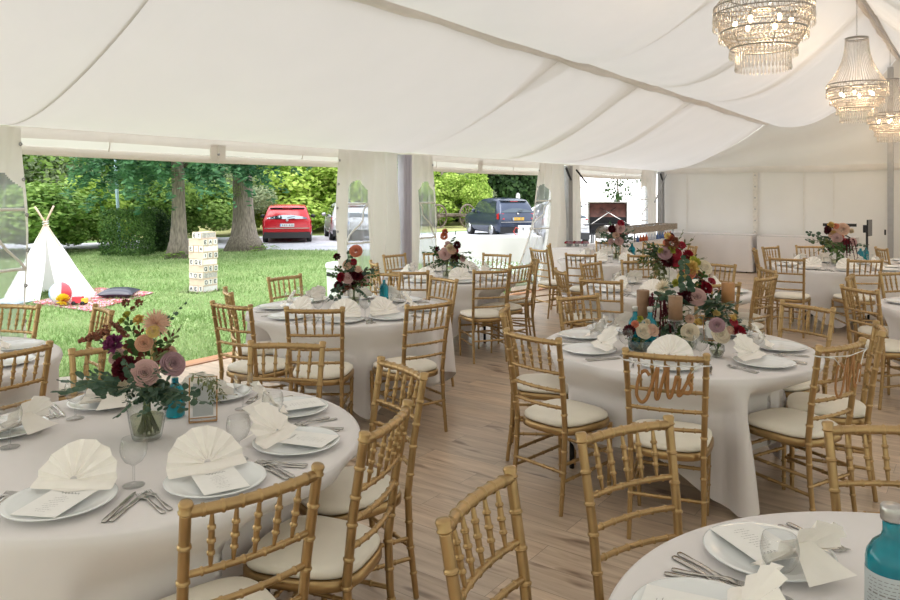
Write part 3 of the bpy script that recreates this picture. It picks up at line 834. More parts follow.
P_PURP = petm('purple_petal', (.25,.055,.16), .25); P_PEACH = petm('peach_petal', (.72,.48,.36)); P_YEL = petm('yellow_petal', (.75,.56,.20)); P_LIME = petm('lime_petal', (.50,.50,.09))
P_CORAL = petm('coral_petal', (.68,.22,.13)); P_CREAM = petm('cream_petal', (.82,.73,.57)); P_RED = petm('red_petal', (.30,.012,.03), .25, .1); P_BROWN = petm('rust_petal', (.26,.10,.06), .3)
P_APR = petm('apricot_petal', (.66,.36,.24))
L_EUC = leafmat('eucalyptus_leaf', (.040,.085,.052), (.12,.185,.13), .12, .55, 25)
L_GRN = leafmat('green_leaf', (.03,.075,.02), (.09,.17,.045), .2, .5, 25)
L_OLV = leafmat('olive_leaf', (.09,.115,.035), (.20,.22,.10), .2, .5, 25)
L_RED = leafmat('red_brown_leaf', (.12,.03,.02), (.25,.08,.05), .2, .5, 25)
STEM = pbr('flower_stem', (.12,.16,.05), .6, 0, .2, 30)
STEMB = pbr('brown_stem', (.16,.09,.05), .6, 0, .2, 30)
ROSE = {n: rose_mesh('rose_'+n, m) for n, m in (('dusty',P_DUSTY),('mauve',P_MAUVE),('cream',P_CREAM),('apricot',P_APR),('coral',P_CORAL),('yellow',P_YEL),('red',P_RED),('peach',P_PEACH))}
DAHL = {n: fib_mesh('dahlia_'+n, m, 80, .17, .72, .35, -.4, .04, 0, .28, .85) for n, m in (('burgundy',P_BURG),('red',P_RED))}
CARN = {n: fib_mesh('carnation_'+n, m, 64, .22, .75, .5, -.2, .25, .3, .25) for n, m in (('purple',P_PURP),('burgundy',P_BURG),('yellow',P_YEL),('lime',P_LIME),('coral',P_CORAL),('cream',P_CREAM))}
MUM = {n: fib_mesh('chrysanthemum_'+n, m, 90, .065, .95, .12, .05, .10, .25, .06, .55) for n, m in (('peach',P_PEACH),('cream',P_CREAM))}
BUD = fib_mesh('flower_bud', P_BROWN, 34, .22, .55, .6, -.7, .05, 0, .35, 1.2)
def leaf(b, M, w, l, mi=1, fold=.15, rnd_=0):
    V = [(0,0,0),(-w*.62,l*.28,w*fold),(0,l*.30,0),(w*.62,l*.28,w*fold),(-w,l*.58,w*fold),(0,l*.6,-.01*l),(w,l*.58,w*fold),(-w*.72,l*.87,w*fold*.5),(0,l*.9,-.03*l),(w*.72,l*.87,w*fold*.5),(0,l,-.05*l)]
    b.add([M @ Vector(v) for v in V], [(0,2,1),(0,3,2),(1,2,5,4),(2,3,6,5),(4,5,8,7),(5,6,9,8),(7,8,10),(8,9,10)], mi)
def sprig(name, L, n, lw, ll, mats, droop=.3, seed=1, pair=True, r=.0018, ang=60, fold=.15):
    """stem along +X from the origin, leaves on it"""
    b = MB(); rnd = random.Random(seed)
    pth = []
    for i in range(9):
        f = i/8; pth.append(Vector((L*f, .03*L*sin(f*5+seed), L*(.10*f-droop*f*f))))
    b.tube(pth, [r*(1-.6*i/8) for i in range(9)], 5)
    for i in range(n):
        f = .12+.88*(i+.5)/n; k = min(7, int(f*8)); p = pth[k].lerp(pth[k+1], f*8-k)
        for s in ((-1, 1) if pair else ((-1) ** i,)):
            sc = (1.05-.5*f)*rnd.uniform(.8,1.15)
            M = Matrix.Translation(p) @ Matrix.Rotation(rnd.uniform(-.7,.7), 4, 'X') @ Matrix.Rotation(R(-90)+s*R(ang+rnd.uniform(-15,15)), 4, 'Z') @ Matrix.Rotation(rnd.uniform(-.5,.3), 4, 'X')
            leaf(b, M, lw*sc, ll*sc, 1, fold)
    M = Matrix.Translation(pth[-1]) @ Matrix.Rotation(R(-90), 4, 'Z'); leaf(b, M, lw*.5, ll*.6, 1, fold)
    return b.mesh(name, mats)
EUC = [sprig('eucalyptus_sprig', .26, 6, .030, .058, [STEM, L_EUC], .25, s, True, .0018, 62, .06) for s in (1,2,3)]
EUCS = [sprig('eucalyptus_sprig', .20, 7, .011, .026, [STEM, L_EUC], .2, s) for s in (4,5)]
GRN = [sprig('leaf_sprig', .20, 6, .017, .055, [STEM, L_GRN], .15, s, True, .0016, 50) for s in (1,2,3)]
OLV = [sprig('olive_sprig', .20, 6, .010, .060, [STEM, L_OLV], .3, s, True, .0014, 40) for s in (1,2)]
REDL = [sprig('red_leaf_sprig', .18, 6, .014, .045, [STEMB, L_RED], .2, s, True, .0016, 50) for s in (1,2)]
def amar():
    b = MB(); rnd = random.Random(2)
    for k in range(4):
        L = rnd.uniform(.14,.22); x0 = rnd.uniform(-.03,.03); y0 = rnd.uniform(-.03,.03)
        pth = [(x0*(1+f)+.03*f, y0*(1+f), .02*sin(PI*min(1,f*2))-L*f*f) for f in [i/10 for i in range(11)]]
        b.tube(pth, [.003+.003*sin(PI*min(1,.2+f/12)) for f in range(11)], 7)
        for p in pth[1:]:
            for _ in range(5): b.ball((p[0]+rnd.uniform(-.006,.006), p[1]+rnd.uniform(-.006,.006), p[2]+rnd.uniform(-.008,.008)), .0042, 5, 4)
    return b.mesh('amaranth_tassel', P_BURG)
AMAR = amar()
def astilbe():
    b = MB(); rnd = random.Random(4)
    b.tube([(0,0,0),(.1,0,.01)], .002, 5)
    for i in range(120):
        f = rnd.random(); r = .032*(1-f*.8); a = rnd.uniform(0, 6.28)
        b.ball((.02+.11*f, r*cos(a)*rnd.random(), r*sin(a)*rnd.random()), .0045, 5, 4, (1.6,1,1))
    return b.mesh('feathery_plume', P_BROWN)
PLUME = astilbe()
def baby():
    b = MB(); rnd = random.Random(6)
    for i in range(26):
        d = Vector((rnd.gauss(0,1), rnd.gauss(0,1), abs(rnd.gauss(0,1)))).normalized()*rnd.uniform(.05,.09)
        b.tube([(0,0,0), d], .0007, 4); b.ball(d, .006, 5, 4)
    return b.mesh('seed_head_spray', [P_CREAM])
SPRAY = baby()
CAMV = Vector((0, 0, H))
def bloom(root, name, me, P, size, tilt=.55, face=True, rz=None):
    """flower as a part of its bouquet; P in world; turned partly outwards from the bouquet's axis"""
    P = Vector(P)
    if abs(root.location.z-ZT) < .01: P.z = max(P.z, ZT+size+.01)
    loc = P-root.location
    out = Vector((loc.x, loc.y, 0)); out = out.normalized() if out.length > .01 else Vector((0,0,0))
    n = (Vector((0,0,1))*(1-tilt) + out*tilt)
    if face:
        tc = (CAMV-Vector(P)).normalized(); n = n*.6+tc*.5
    q = n.normalized().to_track_quat('Z', 'Y').to_euler()
    q2 = (n.normalized().to_track_quat('Z', 'Y') @ Euler((0,0,random.uniform(0,6.28))).to_quaternion()).to_euler()
    return link(name, me, root, loc, q2, size)
def twig(root, name, me, P0, P1, scale=1.0, roll=0):
    """sprig from P0 pointing to P1 (world)"""
    P0, P1 = Vector(P0), Vector(P1)
    if abs(root.location.z-ZT) < .01: P0.z = max(P0.z, ZT+.05); P1.z = max(P1.z, ZT+.05)
    a = P0-root.location; d = P1-P0
    q = d.normalized().to_track_quat('X', 'Z') @ Euler((roll,0,0)).to_quaternion()
    o = link(name, me, root, a, q.to_euler(), scale); return o
def stems(root, n, r_top, z0, z1, seed=1, spread=.025, name='stem_bunch'):
    b = MB(); rnd = random.Random(seed)
    for i in range(n):
        a = rnd.uniform(0, 6.28); q = rnd.random()**.5
        b.tube([(spread*q*cos(a+2), spread*q*sin(a+2), z0), (.3*spread*cos(a), .3*spread*sin(a), (z0+z1)/2), (r_top*q*cos(a), r_top*q*sin(a), z1)], rnd.uniform(.0018,.0032), 5)
    return tag(b.build(name, STEM, root), kind='stuff')
def vase(name, loc, rb, rt, h, label, group='glass flower vases', flute=.03, water=.45, n=40):
    t = empty(name, loc); tag(t, label, 'vase', group)
    prof = [(.0,.006),(rb*.9,.006),(rb,.014),(rb*1.12,h*.3),(rt*1.0,h*.75),(rt*.88,h*.88),(rt*.95,h),(rt*.91,h),(rt*.84,h*.88),(rt*.95,h*.74),(rb*1.06,h*.3),(rb*.92,.02),(.0,.016)]
    MB().lathe([(.0,.0),(rb*.9,.0),(rb,.014),(rb*1.12,h*.3),(rt*1.0,h*.75),(rt*.88,h*.88),(rt*.95,h),(rt*.92,h)], n, flute=flute).build('vase_body', VASEGL, t)
    hw = h*water
    MB().lathe([(.0,.018),(rb*.88,.020),(rb*1.0,h*.28),(rb*1.0+(rt*.92-rb*1.0)*(hw-h*.28)/(h*.46) if hw > h*.28 else rb,hw),(.0,hw)], 24).build('water', WATER, t)
    return t
def bouquet(loc, label, group=None):
    t = empty('flower_bouquet', loc); return tag(t, label, 'bouquet', group or 'flower bouquets')

# ---- bouquet of the gold frame table
pv = pg(147, 438, ZT); 
vase('flower_vase', pv, .058, .078, .185, 'ribbed clear glass vase with water on the gold frame table', water=.5)
B = bouquet(pv, 'loose bouquet with round eucalyptus leaves, burgundy dahlia and pink roses on the gold frame table')
stems(B, 34, .045, .025, .30, 1, .05)
Z1 = 3.02
def q1(x, y, d=0): return pz(x, y, Z1+d)
bloom(B, 'dahlia', DAHL['burgundy'], q1(125,368,-.10), .052); bloom(B, 'rose', ROSE['dusty'], q1(145,373,-.13), .052); bloom(B, 'rose', ROSE['mauve'], q1(173,364,-.03), .050)
bloom(B, 'carnation', CARN['purple'], q1(114,344,-.03), .042); bloom(B, 'chrysanthemum', MUM['peach'], q1(156,324,.0), .066); bloom(B, 'rose', ROSE['apricot'], q1(144,343,-.04), .034)
bloom(B, 'carnation', CARN['yellow'], q1(139,320,.0), .024); bloom(B, 'carnation', CARN['lime'], q1(127,315,.02), .018); bloom(B, 'carnation', CARN['lime'], q1(122,321,.03), .015); bloom(B, 'rose', ROSE['yellow'], q1(153,331,-.03), .027)
bloom(B, 'flower_bud', BUD, q1(126,303,.02), .020); bloom(B, 'flower_bud', BUD, q1(139,303,.03), .020); bloom(B, 'flower_bud', BUD, q1(133,309,.04), .014)
bloom(B, 'dahlia', DAHL['red'], q1(162,355,.03), .036); bloom(B, 'rose', ROSE['dusty'], q1(117,356,.05), .036); bloom(B, 'rose', ROSE['peach'], q1(170,352,.06), .032); bloom(B, 'rose', ROSE['cream'], q1(124,384,-.02), .028)
twig(B, 'feathery_plume', PLUME, q1(114,330,.02), q1(92,337,.0), 1.05); twig(B, 'feathery_plume', PLUME, q1(128,335,.04), q1(116,326,.06), .8)
core = q1(143,388,0)
for (x, y, d, s, k, rl) in ((62,382,-.02,1.35,0,0),(72,372,.06,1.15,1,.5),(97,392,-.10,1.1,2,.2),(100,368,.08,1.1,0,1),(125,396,-.16,.95,1,0),(160,402,-.16,1.0,2,.4),(182,402,-.08,1.05,0,.3),(192,388,0,1.0,1,.8),(118,386,-.18,1.25,0,.3),(140,396,-.22,1.2,1,.9),(168,392,-.2,1.3,2,.5),(178,386,-.16,1.2,0,.1),(104,384,-.06,1.3,2,.6),(150,396,-.2,.8,0,1.2),(176,378,-.12,.95,2,.2),(205,395,.02,.8,1,0)):
    tip = q1(x, y, d); st_ = core.lerp(tip, .12)
    twig(B, 'eucalyptus_sprig', EUC[k], st_, tip, (tip-st_).length/.26*1.02, rl)
for (x, y) in ((170,385),(155,388),(130,380),(165,370),(112,382),(180,392),(140,392)):
    P = q1(x, y, random.uniform(-.14,-.06)); twig(B, 'eucalyptus_sprig', EUC[random.randrange(3)], P, P+Vector((random.uniform(-.1,.1), random.uniform(-.1,0), random.uniform(-.06,.06))), .62)
twig(B, 'stem_sprig', EUCS[0], q1(152,345,.03), q1(182,299,.06), 1.1); twig(B, 'leaf_sprig', GRN[0], q1(150,350,.02), q1(172,338,-.02), .6)
for (x0, y0, x1, y1) in ((140,365,128,308),(145,370,140,312),(150,365,158,330),(135,365,115,350),(155,372,166,342),(138,360,122,324)):
    twig(B, 'leaf_sprig', (GRN+REDL)[random.randrange(5)], q1(x0,y0,0), q1(x1,y1,.03), .9)
twig(B, 'olive_sprig', OLV[0], q1(188,374,-.12), q1(206,376,-.22), .9); twig(B, 'olive_sprig', OLV[1], q1(150,370,-.05), q1(170,330,0), .9)

def random_bouquet(base, label, Hh, Wd, seed, blooms, greens, low=.12, group=None, core_h=None):
    B = bouquet(base, label, group); rnd = random.Random(seed)
    stems(B, 16, .035, .02, low+.10, seed)
    for (name, me, size, n) in blooms:
        for _ in range(n):
            a = rnd.uniform(0, 6.28); f = rnd.random(); z = low+.04+(Hh-low-.04)*f**1.1; rr = Wd*(.25+.75*rnd.random())*(1.05-.6*f)
            P = Vector(base)+Vector((rr*cos(a), rr*sin(a), z)); bloom(B, name, me, P, size*rnd.uniform(.85,1.15))
    for (name, mes, n, ln) in greens:
        for _ in range(n):
            a = rnd.uniform(0, 6.28); f = rnd.random(); P0 = Vector(base)+Vector((.02*cos(a), .02*sin(a), low+.02+.4*(Hh-low)*f))
            P1 = P0+Vector((cos(a)*Wd*1.05, sin(a)*Wd*1.05, (f-.35)*.6*Hh*rnd.uniform(.6,1.2)))
            twig(B, name, mes[rnd.randrange(len(mes))], P0, P1, ln*rnd.uniform(.8,1.2), rnd.uniform(-1,1))
    return B
GENB = lambda s=1: [('rose',ROSE['dusty'],.046*s,3),('dahlia',DAHL['burgundy'],.046*s,3),('rose',ROSE['peach'],.042*s,2),('carnation',CARN['burgundy'],.036*s,3),('carnation',CARN['coral'],.032*s,1),('rose',ROSE['red'],.036*s,2)]
GENG = [('eucalyptus_sprig',EUC,7,.72),('leaf_sprig',GRN,9,.95),('red_leaf_sprig',REDL,4,.9)]
# near white bin table
b3 = pg(354, 306, ZT); vase('flower_vase', b3, .045, .056, .17, 'slim clear vase of stems on the table near the white bin')
B = random_bouquet(b3, 'bouquet with coral rose at its top and trailing leaves, near the white bin', .40, .17, 3, GENB(.95), GENG, .14)
Z3 = proj(b3)[2]
for nm, me, x, y, s in (('rose',ROSE['coral'],356,251,.055),('carnation',CARN['burgundy'],337,257,.035),('dahlia',DAHL['burgundy'],357,276,.05),('rose',ROSE['dusty'],348,278,.05),('dahlia',DAHL['red'],341,277,.045),('rose',ROSE['peach'],358,269,.03)):
    bloom(B, nm, me, pz(x, y, Z3-.10), s)
for (x, y) in ((325,298),(330,292),(334,300),(372,268),(378,262),(350,255)):
    twig(B, 'eucalyptus_sprig', EUC[random.randrange(3)], pz(350,280,Z3-.03), pz(x,y,Z3-.05), 1.0)
# below the dark car
b4 = pg(447, 278, ZT); vase('flower_vase', b4, .05, .062, .18, 'clear jug shaped vase on the table below the dark car')
B = random_bouquet(b4, 'airy bouquet with pink rose and tall coral spike, below the dark car', .40, .20, 8, GENB(1.05)+[('carnation',CARN['coral'],.03,2)], GENG+[('olive_sprig',OLV,4,1.0)], .15)
Z4 = proj(b4)[2]
for nm, me, x, y, s in (('rose',ROSE['dusty'],445,254,.07),('rose',ROSE['peach'],452,250,.05),('dahlia',DAHL['burgundy'],457,245,.05),('rose',ROSE['coral'],444,236,.045),('carnation',CARN['coral'],445,232,.04),('carnation',CARN['cream'],450,248,.05)): bloom(B, nm, me, pz(x, y, Z4-.12), s)
for (x, y) in ((432,262),(430,252),(464,252),(470,256),(466,264),(454,234)): twig(B, 'leaf_sprig', GRN[random.randrange(3)], pz(447,256,Z4), pz(x,y,Z4-.05), 1.4)
# below the grill
b5 = pg(616, 260, ZT); vase('flower_vase', b5, .05, .062, .22, 'slim clear vase on the table below the grill')
B = random_bouquet(b5, 'dark bouquet with two pink roses, below the open grill', .52, .24, 13, GENB(1.1), GENG+[('eucalyptus_sprig',EUC,4,1.0)], .22)
Z5 = proj(b5)[2]
for nm, me, x, y, s in (('rose',ROSE['dusty'],620,228,.075),('rose',ROSE['dusty'],619,241,.065),('rose',ROSE['peach'],616,235,.05),('dahlia',DAHL['burgundy'],612,229,.06),('rose',ROSE['red'],621,223,.05)): bloom(B, nm, me, pz(x, y, Z5-.16), s)
for (x, y) in ((604,232),(605,240),(629,237),(630,229),(612,222),(626,246)): twig(B, 'eucalyptus_sprig', EUC[random.randrange(3)], pz(616,240,Z5-.05), pz(x,y,Z5-.1), 1.1)
# tall bouquet
b6 = pg(664, 288, ZT); vase('flower_vase', b6, .05, .06, .24, 'tall clear vase on the tall bouquet table behind the candles')
B = random_bouquet(b6, 'tall bouquet with rust plume, yellow and red blooms, behind the candle table', .62, .26, 21, [('rose',ROSE['dusty'],.045,1),('dahlia',DAHL['burgundy'],.045,1),('carnation',CARN['yellow'],.035,2),('rose',ROSE['yellow'],.035,1),('rose',ROSE['coral'],.035,1)], GENG+[('olive_sprig',OLV,8,1.3),('leaf_sprig',GRN,6,1.3)], .25)
Z6 = proj(b6)[2]
for nm, me, x, y, s in (('flower_bud',BUD,672,243,.085),('carnation',CARN['coral'],670,238,.04),('rose',ROSE['yellow'],668,236,.035),('rose',ROSE['mauve'],665,253,.07),('carnation',CARN['lime'],671,250,.05),('carnation',CARN['lime'],661,251,.035),('dahlia',DAHL['burgundy'],668,261,.07),('rose',ROSE['red'],676,261,.06),('rose',ROSE['red'],677,253,.05),('rose',ROSE['red'],682,245,.04),('red_dahlia',DAHL['red'],688,255,.06)):
    bloom(B, nm, me, pz(x, y, Z6-.18), s)
for (x, y) in ((652,262),(650,250),(655,272),(660,276),(646,258),(690,262),(695,255),(684,240),(676,232)): twig(B, 'olive_sprig', OLV[random.randrange(2)], pz(668,264,Z6-.05), pz(x,y,Z6-.1), 1.7)
# before the screen stand
b7 = pg(837, 265, ZT); vase('flower_vase', b7, .07, .075, .17, 'round clear vase on the table before the screen stand')
B = random_bouquet(b7, 'fan of yellow, peach and burgundy flowers with red tassel, before the screen stand', .50, .26, 30, GENB(1.1)+[('carnation',CARN['yellow'],.04,2),('rose',ROSE['cream'],.05,2)], GENG+[('eucalyptus_sprig',EUC,4,1.2)], .17)
Z7 = proj(b7)[2]
for nm, me, x, y, s in (('rose',ROSE['peach'],843,229,.10),('carnation',CARN['yellow'],831,225,.055),('rose',ROSE['coral'],836,226,.045),('rose',ROSE['dusty'],837,238,.08),('dahlia',DAHL['burgundy'],828,229,.06),('carnation',CARN['cream'],851,231,.05)): bloom(B, nm, me, pz(x, y, Z7-.16), s*.85)
for (x, y) in ((849,243),(846,245)): link('amaranth_tassel', AMAR, B, pz(x, y-3, Z7-.2)-B.location, (0,0,1), 1.1)
for (x, y) in ((836,246),(840,250),(832,244)): twig(B, 'leaf_sprig', GRN[0], pz(838,242,Z7-.15), pz(x,y,Z7-.25), 1.7)
for (x, y) in ((824,240),(822,246),(820,238)): twig(B, 'olive_sprig', OLV[0], pz(836,242,Z7-.1), pz(x,y,Z7-.1), 1.5)
# ---- flower runner, candles, bottles of the candle table
P2 = lambda x, y, Z=4.85: pz(x, y, Z)
base2 = pg(690, 335, ZT)
RN = empty('flower_runner', base2); tag(RN, 'low flower runner of dahlias, yellow blooms and dark leaves in front of the tall bouquet', 'flower runner')
ZB = proj(base2)[2]
for nm, me, x, y, s, d in (('dahlia',DAHL['burgundy'],686,296,.062,-.1),('rose',ROSE['dusty'],697,297,.062,-.12),('carnation',CARN['lime'],694,263,.05,0),('carnation',CARN['yellow'],691,268,.055,-.05),('rose',ROSE['cream'],705,267,.055,0),('rose',ROSE['coral'],688,273,.05,-.05),('rose',ROSE['yellow'],682,277,.035,-.08),
        ('dahlia',DAHL['red'],706,288,.05,0),('dahlia',DAHL['burgundy'],702,284,.04,.05),('chrysanthemum',MUM['cream'],663,287,.065,.05),('carnation',CARN['cream'],668,309,.035,0),('rose',ROSE['peach'],690,319,.032,-.15),('carnation',CARN['yellow'],699,322,.026,-.15),('rose',ROSE['yellow'],717,314,.030,-.1),('rose',ROSE['peach'],722,308,.03,0),
        ('carnation',CARN['lime'],676,283,.03,0),('rose',ROSE['red'],712,281,.03,.1),('flower_bud',BUD,700,275,.045,0)):
    bloom(RN, nm, me, pz(x, y, ZB+d), s)
rr = random.Random(4)
for (x0,y0,x1,y1,k) in ((690,310,668,292,0),(690,310,664,316,1),(688,315,660,333,0),(686,318,668,340,1),(695,312,720,300,0),(700,312,735,318,0),(705,312,742,328,2),(700,318,712,330,0),(685,312,672,328,1),(690,300,684,268,0),(694,300,702,274,1),(680,318,664,340,0),(690,318,682,338,1),(700,316,716,322,0),(700,308,730,310,2),(695,305,712,292,0),(685,305,672,300,0),(678,320,655,330,0),(676,322,668,338,1),(684,330,676,344,0),(668,330,662,344,1),(700,300,725,300,0),(706,306,722,296,1)):
    me = (EUC, GRN, OLV)[k]; a = pz(x0,y0,ZB+rr.uniform(-.1,.1)); b_ = pz(x1,y1,ZB+rr.uniform(-.25,.1))
    if b_.z < ZT+.02: b_.z = ZT+.03
    twig(RN, ('eucalyptus_sprig','leaf_sprig','olive_sprig')[k], me[rr.randrange(len(me))], a, b_, max(.7, (b_-a).length/.2), rr.uniform(-.8,.8))
for (x, y) in ((656,296),(660,300),(664,304),(653,302)):
    tp_ = pz(x, y, ZB-.1)-RN.location; tp_.z = max(tp_.z, .26); link('amaranth_tassel', AMAR, RN, tp_, (0,0,rr.uniform(0,6)), 1.05)
for _ in range(22):
    a = rr.uniform(0, 6.28); f = rr.random()
    P = base2+Vector((rr.uniform(-.22,.22), rr.uniform(-.16,.16), .03+.32*f*(1 if True else 0)))
    twig(RN, 'leaf_sprig', (EUC+GRN+REDL)[rr.randrange(8)], P, P+Vector((cos(a)*.1, sin(a)*.1, rr.uniform(-.04,.06))), .8)
# small vessels with roses
def posy(px_, py_, label, blooms, vlabel, r=.045, h=.075):
    p = pg(px_, py_, ZT); Zp = proj(p)[2]
    v = empty('posy_glass', p); tag(v, vlabel, 'vase', 'small posy glasses on the candle table')
    MB().lathe([(.0,.002),(r*.6,.002),(r*.65,.006),(r,h*.55),(r*.92,h),(r*.86,h),(r*.9,h*.55),(r*.5,.01),(.0,.01)], 24, flute=.03).build('glass_body', VASEGL, v)
    MB().lathe([(.0,.012),(r*.5,.012),(r*.85,h*.5),(.0,h*.5)], 16).build('water', WATER, v)
    B = empty('posy', p); tag(B, label, 'posy', 'small rose posies on the candle table')
    stems(B, 8, r*.6, .012, h+.01, 3, r*.4)
    for nm, me, x, y, s in blooms: bloom(B, nm, me, pz(x, y, Zp-.02), s)
    for _ in range(5):
        a = rr.uniform(0, 6.28); P0 = p+Vector((0,0,h)); twig(B, 'leaf_sprig', GRN[rr.randrange(3)], P0, P0+Vector((cos(a)*.1, sin(a)*.1, .02)), .45)
posy(640, 352, 'posy of white rose and burgundy dahlia in glass bowl before the turquoise bottles', [('rose',ROSE['cream'],644,331,.05),('dahlia',DAHL['burgundy'],629,331,.042),('carnation',CARN['lime'],640,319,.022),('rose',ROSE['peach'],653,330,.04),('carnation',CARN['cream'],647,322,.022),('rose',ROSE['coral'],635,324,.024)], 'small cut glass bowl before the two turquoise bottles', .075, .075)
posy(690, 349, 'posy with single white rose in front of the middle candle stem', [('rose',ROSE['cream'],690,332,.056),('carnation',CARN['yellow'],697,322,.022)], 'small glass under the single white rose')
posy(717, 357, 'posy of white rose, mauve rose and red dahlia before the gold frame', [('rose',ROSE['cream'],721,334,.056),('rose',ROSE['mauve'],717,325,.046),('dahlia',DAHL['red'],739,332,.046),('rose',ROSE['red'],734,322,.028),('rose',ROSE['peach'],731,330,.026),('carnation',CARN['yellow'],733,318,.022)], 'small glass under the white rose and red dahlia')
CANDW = pbr('terracotta_wax', (.27,.155,.085), .5, 0, .08, 25); CANDO = pbr('ochre_wax', (.40,.195,.075), .5, 0, .08, 25)
def candle(px_, ybot, ytop, Z, label, m):
    pb = pz(px_, ybot, Z); top = pz(px_, ytop, Z).z; r = .044
    st = empty('candle_stand', (pb.x, pb.y, ZT)); tag(st, 'clear glass pedestal carrying the '+label, 'candle stand', 'glass candle stands on the candle table')
    hh = pb.z-ZT
    MB().lathe([(.0,0),(.04,0),(.041,.003),(.012,.012),(.006,.03),(.006,hh*.6),(.012,hh*.75),(.050,hh-.012),(.056,hh+.012),(.054,hh+.012),(.048,hh-.004),(.0,hh-.004)], 24).build('pedestal', VASEGL, st)
    c = empty('pillar_candle', (pb.x, pb.y, pb.z)); tag(c, label+' on glass pedestal, candle table', 'candle', 'pillar candles on the candle table')
    MB().lathe([(.0,0),(r,0),(r,top-pb.z-.004),(r*.93,top-pb.z),(r*.5,top-pb.z-.004),(.0,top-pb.z-.005)], 28).build('wax_body', m, c)
    MB().tube([(0,0,top-pb.z-.005),(.001,0,top-pb.z+.008)], .0012, 5).build('wick', BLACKMET, c)
candle(643, 318, 290, 5.2, 'brown pillar candle behind the turquoise bottles', CANDW)
candle(675.5, 320.5, 296, 4.75, 'brown pillar candle before the burgundy dahlia', CANDW)
candle(728, 303.5, 282.5, 5.1, 'ochre pillar candle apart from the others', CANDO)
# bottles
def bottle(p, r, h, label, group, rz=0, lab=True, cap=True):
    t = empty('glass_bottle', p, rz); tag(t, label, 'bottle', group)
    MB().lathe([(.0,.004),(r*.85,.0),(r*.97,.004),(r,.014),(r,h*.58),(r*.95,h*.64),(r*.72,h*.71),(r*.42,h*.76),(r*.35,h*.80),(r*.35,h*.90),(r*.0,h*.90)], 32).build('bottle_body', BLUEGL, t)
    if cap: MB().lathe([(.0,h*.885),(r*.42,h*.885),(r*.44,h*.90),(r*.42,h*.915),(r*.44,h*.925),(r*.44,h*.985),(r*.38,h),(.0,h)], 24).build('screw_cap', SILVERCAP, t)
    if lab:
        b = MB(); 
        b.grid(lambda u, v: (r*1.012*sin((v-.5)*4.2), -r*1.012*cos((v-.5)*4.2), h*(.06+.46*u)), 2, 24)
        lb = b.build('paper_label', LABM, t)
        tb_ = MB(); q = random.Random(2)
        for i in range(15):
            zz = h*(.48-.027*i); a = -1.1+q.uniform(0,.2); big = i in (4, 8)
            while a < 1.1-q.uniform(0,.4):
                w = q.uniform(.06,.22)*(1.5 if big else 1); hh = .0016 if not big else .0034
                tb_.grid(lambda u, v: (r*1.022*sin(a+w*v), -r*1.022*cos(a+w*v), zz+hh*u), 1, 2); a += w+.07
        tb_.build('printed_lettering', INK, lb)
    return t
LABM = pbr('pale_label', (.46,.50,.52), .6, 0, .05, 30)
pb = cw(.597*1.66, 1.66, ZT); rz_ = math.atan2(pb.x, -pb.y)*0 + math.atan2(-pb.y, -pb.x)+PI/2
bottle(pb, .053, .30, 'large turquoise bottle with grey printed label and silver cap, closest to the camera'.replace('closest to', 'right before').replace('right before','facing'), 'turquoise bottles', rz_)
for x, y, l in ((635, 349, 'turquoise bottle beside the burgundy dahlia posy, one of a pair'), (650, 350, 'turquoise bottle of the pair, standing by the brown candles')):
    bottle(pg(x, y, ZT), .042, .275, l, 'turquoise bottles', TH, False)
bottle(pg(384, 303, ZT), .041, .235, 'slim turquoise bottle beside the bouquet with coral rose', 'turquoise bottles', 0, False, False)
bottle(pg(175, 416, ZT), .043, .19, 'turquoise bottle half hidden behind the ribbed vase', 'turquoise bottles', 0, False, False)
bottle(pg(632, 259, ZT), .048, .26, 'turquoise bottle below the grill, beside dark bouquet', 'turquoise bottles', 0, False, False)
bottle(pg(702, 285, ZT), .034, .27, 'turquoise bottle behind the runner, standing upright by the ochre candle', 'turquoise bottles', 0, False, False)
bottle(pg(694, 286, ZT), .036, .22, 'shorter turquoise bottle peeking between red blooms of the tall bouquet', 'turquoise bottles', 0, False, False)
bottle(pg(860.5, 262, ZT), .045, .22, 'turquoise bottle next to the red tassel bouquet', 'turquoise bottles', 0, False, False)
bottle(pg(866, 260.5, ZT), .040, .215, 'turquoise bottle under the black screen stand', 'turquoise bottles', 0, False, False)
bottle(pg(455, 277, ZT), .035, .16, 'small turquoise bottle behind the jug shaped vase', 'turquoise bottles', 0, False, False)
# gold frames
BRASS = pbr('brass_wire', (.45,.25,.10), .3, .9, .05, 30)
CARDG = pbr('frame_card', (.55,.57,.58), .6, 0, .02, 20)
def frame(p, rz, label, w=.115, h=.185, m=None):
    t = empty('photo_frame', p, rz); tag(t, label, 'photo frame', 'gold wire frames')
    lean = R(14); fr = MB()
    up = lambda x, z: (x, z*sin(lean), .006+z*cos(lean))
    fr.tube([up(-w/2,0), up(w/2,0), up(w/2,h), up(-w/2,h)], .0035, 6, closed=True); fr.build('wire_frame', BRASS, t)
    ft = MB(); ft.tube([(-w/2,-.01,.004),(w/2,-.01,.004),(w/2,.05,.004),(-w/2,.05,.004)], .003, 6, closed=True); ft.tube([up(-w/2,h*.02),(-w/2,.05,.004)], .0025, 5); ft.build('foot_wire', BRASS, t)
    g = MB(); g.grid(lambda u, v: up((v-.5)*w*.94, h*(.03+.94*u)), 1, 1); g.build('glass_pane', GLASS, t)
    c = MB(); c.grid(lambda u, v: tuple(Vector(up((v-.5)*w*.74, h*(.10+.76*u)))+Vector((0,.003,0))), 1, 1); cd = c.build('card', m or CARDG, t)
    d = MB()
    for (x, z) in ((-.02,.15),(-.012,.148),(.0,.152)): d.ball(up(x, z*h/.185), .0022, 5, 4)
    d.build('printed_mark', INK, cd)
    return t
frame(pg(203, 422, ZT), TH+.30, 'gold wire photo frame with pale card beside the eucalyptus bouquet')
